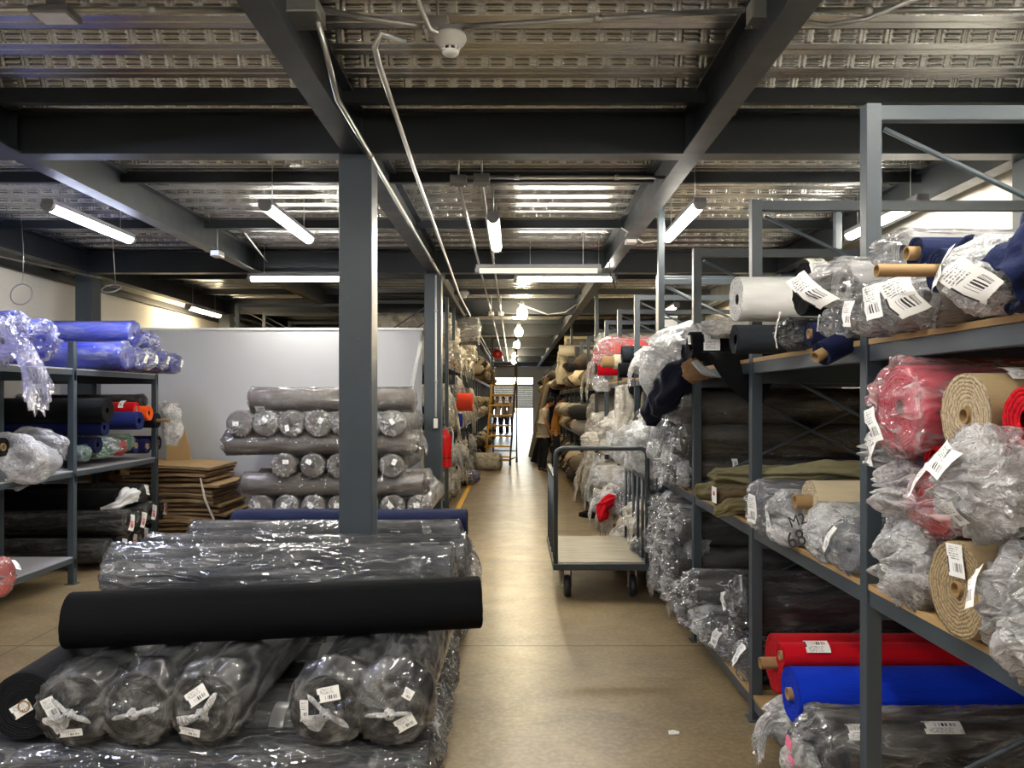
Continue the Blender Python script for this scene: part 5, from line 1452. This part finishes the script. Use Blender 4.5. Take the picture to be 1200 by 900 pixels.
o = m.build('paper_scrap', plain('white_paper', (.8, .8, .78), .7)); o.location = (wx(784, 3.65), 3.65, 0); tag(o, 'small white paper scrap on the bare aisle floor', 'paper')
bundle('film_scrap', 'dark strip of wrapping lying on the floor under the white rolls behind the cart', 'plastic film', [(wx(680, 10.4), 10.4, .03), (wx(690, 10.3), 10.3, .045), (wx(703, 10.2), 10.2, .05)], [.03, .05, .04], fabric(BLACK), 98, .3)

# ================================================================== PEOPLE
def skin_mesh(nodes, edges, root, sub=2):
    """nodes: name -> (pos, rx, ry); grows one continuous surface round the joints"""
    names = list(nodes); ix = {n: i for i, n in enumerate(names)}
    me = bpy.data.meshes.new('m')
    me.from_pydata([nodes[n][0] for n in names], [(ix[a], ix[b]) for a, b in edges], [])
    o = bpy.data.objects.new('tmp', me); COL.objects.link(o)
    mod = o.modifiers.new('skin', 'SKIN'); mod.branch_smoothing = .6; mod.use_smooth_shade = True
    for n in names:
        sv = me.skin_vertices[0].data[ix[n]]; sv.radius = nodes[n][1:3]; sv.use_root = (n == root)
    m = o.modifiers.new('sub', 'SUBSURF'); m.levels = sub; m.render_levels = sub
    bpy.context.view_layer.update()
    dg = bpy.context.evaluated_depsgraph_get()
    out = bpy.data.meshes.new_from_object(o.evaluated_get(dg))
    bpy.data.objects.remove(o)
    return out
def head_mesh(c, yaw=0.0, nod=0.0, s=1.0):
    nu, nv = 26, 30
    P = []
    for i in range(nu):
        p = PI * (i + .001) / (nu - 1 + .002)
        for j in range(nv):
            a = 2 * PI * j / nv
            x, y, z = math.sin(p) * math.sin(a), math.sin(p) * math.cos(a), math.cos(p)
            X, Y, Z = .074 * x, .094 * y, .118 * z
            if z < 0:
                X *= 1 + .30 * z; Y *= 1 + .10 * z
                if y > 0: Y += .012 * (-z)
            f = max(0, y)
            g = lambda u, w: math.exp(-(u / w) ** 2)
            Y += f * (.026 * g(X, .013) * g(Z + .022, .022) + .008 * g(Z - .022, .014) + .008 * g(X, .024) * g(Z + .062, .012) - .010 * (g(X - .03, .014) + g(X + .03, .014)) * g(Z - .004, .012) + .008 * g(X, .02) * g(Z + .098, .016))
            X += (1 if X > 0 else -1) * .018 * g(Y + .008, .012) * g(Z + .005, .026) * (1 - abs(z) ** 2)
            P.append((X, Y, Z))
    V = np.array(P) * s
    cn, sn = math.cos(nod), math.sin(nod)
    V = np.stack([V[:, 0], V[:, 1] * cn + V[:, 2] * sn, -V[:, 1] * sn + V[:, 2] * cn], -1)
    cy, sy = math.cos(yaw), math.sin(yaw)
    V = np.stack([V[:, 0] * cy - V[:, 1] * sy, V[:, 0] * sy + V[:, 1] * cy, V[:, 2]], -1)
    return V + np.array(c), nu, nv
def person(label, loc, rotz, H, arms, shirt, trousers, hair, nod=.35, yaw=0.0, sleeve='short', lean=.04, bulk=1.0, step=.03, skin=srgb(176, 128, 98), vox=.0085, hairlen=.0):
    k = H / 1.75
    t = thing('person', label, 'person', loc, (0, 0, rotz))
    S = lambda p: Vector(p) * k
    N = {}
    def add(n, p, a, b=None): N[n] = (tuple(S(p)), a * k, (b or a) * k)
    L = lambda z: lean * max(0, z - .95) / .6 * 1.0
    add('pelvis', (0, 0, .95), .135 * bulk, .105 * bulk); add('waist', (0, L(1.1), 1.10), .125 * bulk, .10 * bulk); add('chest', (0, L(1.28), 1.28), .145 * bulk, .105 * bulk)
    add('upper', (0, L(1.40), 1.40), .115, .08); add('neck', (0, L(1.49) + .01, 1.49), .052); add('skull', (0, L(1.6) + .03 + .05 * nod, 1.58), .05)
    E = [('pelvis', 'waist'), ('waist', 'chest'), ('chest', 'upper'), ('upper', 'neck'), ('neck', 'skull')]
    for s, q in ((1, 'r'), (-1, 'l')):
        add('hip' + q, (s * .095, 0, .88), .088); add('knee' + q, (s * .105, .03 + s * step, .49), .058); add('calf' + q, (s * .105, -.005 + s * step, .34), .052)
        add('ankle' + q, (s * .105, -.02 + s * step, .09), .037); add('heel' + q, (s * .105, -.045 + s * step, .04), .035); add('toe' + q, (s * .115, .16 + s * step, .03), .035, .022)
        E += [('pelvis', 'hip' + q), ('hip' + q, 'knee' + q), ('knee' + q, 'calf' + q), ('calf' + q, 'ankle' + q), ('ankle' + q, 'heel' + q), ('ankle' + q, 'toe' + q)]
        sh, el, wr, pd = arms[q]
        sh, el, wr, pd = [Vector(v) for v in (sh, el, wr, pd)]
        add('sh' + q, sh, .056); add('el' + q, el, .042); fm = el.lerp(wr, .35); add('fo' + q, fm, .042); add('wr' + q, wr, .026, .03)
        f = pd.normalized(); side = Vector((0, 0, 1)).cross(f)
        if side.length < .2: side = Vector((0, s, 0))
        side.normalize(); pal = side.cross(f).normalized() * -1
        add('pa' + q, wr + f * .05, .02, .036)
        E += [('upper', 'sh' + q), ('sh' + q, 'el' + q), ('el' + q, 'fo' + q), ('fo' + q, 'wr' + q), ('wr' + q, 'pa' + q)]
        for i, (o_, ln) in enumerate(((-.028, .066), (-.009, .075), (.010, .070), (.028, .054))):
            a = wr + f * .092 + side * o_; b = a + f * ln * .55 + pal * .008; c = b + f * ln * .40 + pal * .022
            for nme, p, rr in (('a', a, .0095), ('b', b, .0088), ('c', c, .0075)): add('f%s%s%d' % (nme, q, i), p, rr)
            E += [('pa' + q, 'fa%s%d' % (q, i)), ('fa%s%d' % (q, i), 'fb%s%d' % (q, i)), ('fb%s%d' % (q, i), 'fc%s%d' % (q, i))]
        a = wr + f * .035 - side * .030; b = a + f * .030 - side * .022 + pal * .006; c = b + f * .030 - side * .006 + pal * .008
        for nme, p, rr in (('a', a, .012), ('b', b, .0105), ('c', c, .0085)): add('t%s%s' % (nme, q), p, rr)
        E += [('wr' + q, 'ta' + q), ('ta' + q, 'tb' + q), ('tb' + q, 'tc' + q)]
    body = skin_mesh(N, E, 'pelvis')
    hc = Vector(N['skull'][0]) + S((0, .005 + .02 * nod, .035))
    HV, nu, nv = head_mesh(hc, yaw, nod, k)
    import bmesh
    b = bmesh.new(); b.from_mesh(body)
    vs = [b.verts.new(p) for p in HV.tolist()]
    for i in range(nu - 1):
        for j in range(nv): b.faces.new((vs[i * nv + j], vs[i * nv + (j + 1) % nv], vs[(i + 1) * nv + (j + 1) % nv], vs[(i + 1) * nv + j]))
    bmesh.ops.recalc_face_normals(b, faces=b.faces[:])
    b.to_mesh(body); b.free()
    o = bpy.data.objects.new('tmp', body); COL.objects.link(o)
    m = o.modifiers.new('re', 'REMESH'); m.mode = 'VOXEL'; m.voxel_size = vox; m.use_smooth_shade = True
    m = o.modifiers.new('sm', 'SMOOTH'); m.factor = .5; m.iterations = 2
    bpy.context.view_layer.update()
    me = bpy.data.meshes.new_from_object(o.evaluated_get(bpy.context.evaluated_depsgraph_get()))
    bpy.data.objects.remove(o)
    for p in me.polygons: p.use_smooth = True
    sk = NT('skin'); so = sk.coord(); sk.bsdf(sk.mixc(sk.noise(so, 18.0, 3), tuple(x * .9 for x in skin), skin), .5, 0, None, .4)
    link('body', me, [sk.m], t)
    # clothes follow the same joints with a little ease
    def grow(names, extra, ease, nm, mat, over={}):
        G = {n: (N[n][0], N[n][1] + ease * k, N[n][2] + ease * k) for n in names}
        for n, v in over.items(): G[n] = (tuple(v[0]), v[1] * k, v[2] * k)
        return link(nm, skin_mesh(G, extra, names[0]), [mat], t)
    so_ = {}
    names = ['pelvis', 'waist', 'chest', 'upper', 'shr', 'shl']
    ed = [('hem', 'pelvis'), ('pelvis', 'waist'), ('waist', 'chest'), ('chest', 'upper'), ('upper', 'shr'), ('upper', 'shl')]
    so_['hem'] = (S((0, 0, .89)), .150 * bulk, .118 * bulk)
    so_['collar'] = (tuple(Vector(N['neck'][0]) - Vector((0, 0, .03 * k))), .060, .058); ed.append(('upper', 'collar'))
    for q in 'rl':
        shv, elv, wrv = [Vector(N[n + q][0]) for n in ('sh', 'el', 'wr')]
        if sleeve == 'short':
            so_['cf' + q] = (shv.lerp(elv, .70), .062, .062); ed.append(('sh' + q, 'cf' + q))
        else:
            so_['ce' + q] = (elv, .056, .056); so_['cf' + q] = (elv.lerp(wrv, .90), .042, .042)
            ed += [('sh' + q, 'ce' + q), ('ce' + q, 'cf' + q)]
    grow(names, ed, .018, 'shirt', fabric(shirt), so_)
    names = ['pelvis']; ed = []; ov = {}
    ov['belt'] = (S((0, 0, 1.0)), .140 * bulk, .110 * bulk); ed.append(('pelvis', 'belt'))
    for q in 'rl':
        names += ['hip' + q, 'knee' + q, 'calf' + q]
        ov['hm' + q] = (Vector(N['ankle' + q][0]) + Vector((0, 0, -.02 * k)), .058, .062)
        ed += [('pelvis', 'hip' + q), ('hip' + q, 'knee' + q), ('knee' + q, 'calf' + q), ('calf' + q, 'hm' + q)]
    grow(names, ed, .014, 'trousers', fabric(trousers), ov)
    for q in 'rl':
        an, hl, to = [Vector(N[n + q][0]) for n in ('ankle', 'heel', 'toe')]
        G = {'a': (tuple(an + Vector((0, 0, -.01))), .044 * k, .046 * k), 'h': (tuple(hl + Vector((0, -.005, .005))), .044 * k, .042 * k), 'm': (tuple(hl.lerp(to, .55) + Vector((0, 0, .012))), .046 * k, .038 * k), 't': (tuple(to + Vector((0, .01, .002))), .042 * k, .028 * k)}
        link('shoe', skin_mesh(G, [('a', 'h'), ('a', 'm'), ('h', 'm'), ('m', 't')], 'a'), [plain('dark_shoe_leather', (.02, .02, .022), .5)], t)
    # hair: a cap over the crown and nape
    HV2, nu, nv = head_mesh((0, 0, 0), 0, 0, k)
    A = HV2.reshape(nu, nv, 3); rows = []
    for i in range(nu):
        row = []
        for j in range(nv):
            p = Vector(A[i, j]); fwd = p.y / (.094 * k); zz = p.z / (.118 * k)
            line = .52 if fwd > .35 else (-.10 if fwd > -.25 else -.55 - hairlen)
            lim = max(zz, line)
            q = Vector((p.x, p.y, p.z))
            if zz < line: q = Vector((p.x * .82, p.y * .82, line * .118 * k))
            else: q = p * (1.09 + .03 * math.sin(j * 5 + i * 3))
            row.append(tuple(q))
        rows.append(row)
    V = np.array(rows)
    cn, sn = math.cos(nod), math.sin(nod)
    V = np.stack([V[..., 0], V[..., 1] * cn + V[..., 2] * sn, -V[..., 1] * sn + V[..., 2] * cn], -1)
    cy, sy = math.cos(yaw), math.sin(yaw)
    V = np.stack([V[..., 0] * cy - V[..., 1] * sy, V[..., 0] * sy + V[..., 1] * cy, V[..., 2]], -1) + np.array(hc)
    link('hair', grid(V, True), [fabric(hair)], t)
    for s in (-1, 1):
        e = Vector((s * .030, .083, .004)) * k
        e = Vector((e.x, e.y * cn + e.z * sn, -e.y * sn + e.z * cn)); e = Vector((e.x * cy - e.y * sy, e.x * sy + e.y * cy, e.z)) + hc
        MB().lathe([(.001, -.009 * k), (.007 * k, -.006 * k), (.0095 * k, 0), (.007 * k, .006 * k), (.001, .009 * k)], tuple(e), 10).build('eye', plain('dark_eye', (.02, .015, .012), .2), t)
    return t
hang = {'r': ((.195, .02, 1.40), (.245, .03, 1.13), (.235, .14, .90), (.0, .25, -1)), 'l': ((-.195, .02, 1.40), (-.245, .02, 1.13), (-.23, .16, .92), (0, .3, -1))}
reach = {'r': ((.185, .03, 1.40), (.22, .16, 1.18), (.13, .38, 1.28), (-.2, 1, .1)), 'l': ((-.185, .03, 1.40), (-.22, .14, 1.16), (-.14, .36, 1.20), (.1, 1, 0))}
loose = {'r': ((.19, .0, 1.40), (.24, -.02, 1.13), (.235, .06, .87), (0, .15, -1)), 'l': ((-.19, .0, 1.40), (-.24, -.02, 1.13), (-.235, .06, .87), (0, .15, -1))}
person('person in a pale grey t-shirt and dark trousers looking down beside the rack', (wx(636, 16.7), 16.75, 0), -PI / 2 + .15, 1.66, hang, srgb(176, 166, 146), srgb(38, 40, 42), (.012, .01, .01), nod=.55, bulk=1.12, lean=.10)
person('person in an ochre long-sleeved jacket reaching towards the rack shelves', (wx(651, 17.5), 17.5, 0), -PI / 2 - .1, 1.70, reach, srgb(150, 100, 40), srgb(40, 40, 44), (.012, .01, .01), nod=.25, sleeve='long', lean=.06)
for k, (px, sh_, lab) in enumerate(((583, srgb(170, 166, 164), 'first of three small figures at the bright far door, pale grey top'), (591, srgb(120, 118, 124), 'middle of three small figures at the bright far door, darker grey top'), (597.5, srgb(196, 190, 186), 'last of three small figures at the bright far door, near the ladder rail'))):
    person(lab, (wx(px, 33 + k * .5), 33 + k * .5, 0), (PI, PI * .8, PI * 1.1)[k], 1.70, loose, sh_, srgb(40, 42, 52), (.012, .01, .01), nod=.1, vox=.014)
for k_, o_ in PROTO.items():
    if k_ not in used:
        for c_ in list(o_.children): bpy.data.objects.remove(c_)
        bpy.data.objects.remove(o_)
# ================================================================== LIGHT AND VIEW
wd = bpy.data.worlds.new('daylight'); SC.world = wd; wd.use_nodes = True
bg = wd.node_tree.nodes['Background']
sky = wd.node_tree.nodes.new('ShaderNodeTexSky')
sky.sky_type = 'NISHITA'; sky.sun_elevation = math.radians(50); sky.sun_rotation = math.radians(150); sky.sun_disc = False
wd.node_tree.links.new(sky.outputs[0], bg.inputs[0])
bg.inputs[1].default_value = 2.2
SC.view_settings.view_transform = 'Standard'
SC.view_settings.look = 'None'
SC.view_settings.gamma = 1.0
SC.view_settings.use_curve_mapping = False
SC.view_settings.exposure = 1.0
SC.cycles.use_denoising = True
SC.cycles.transparent_max_bounces = 24
SC.cycles.max_bounces = 8
SC.cycles.diffuse_bounces = 4
SC.cycles.glossy_bounces = 3
SC.cycles.sample_clamp_indirect = 6.0
seen = {}
for o in ALL:
    k = o['label'].lower()
    if k in seen and (seen[k].get('group') is None or seen[k].get('group') != o.get('group')):
        print('DUPLABEL', o['label'], '|', o.get('group'), '|', seen[k].get('group'))
    seen[k] = o
    n = len(o['label'].split())
    if n < 4 or n > 16: print('LEN', n, o['label'])
print('THINGS', len(ALL))
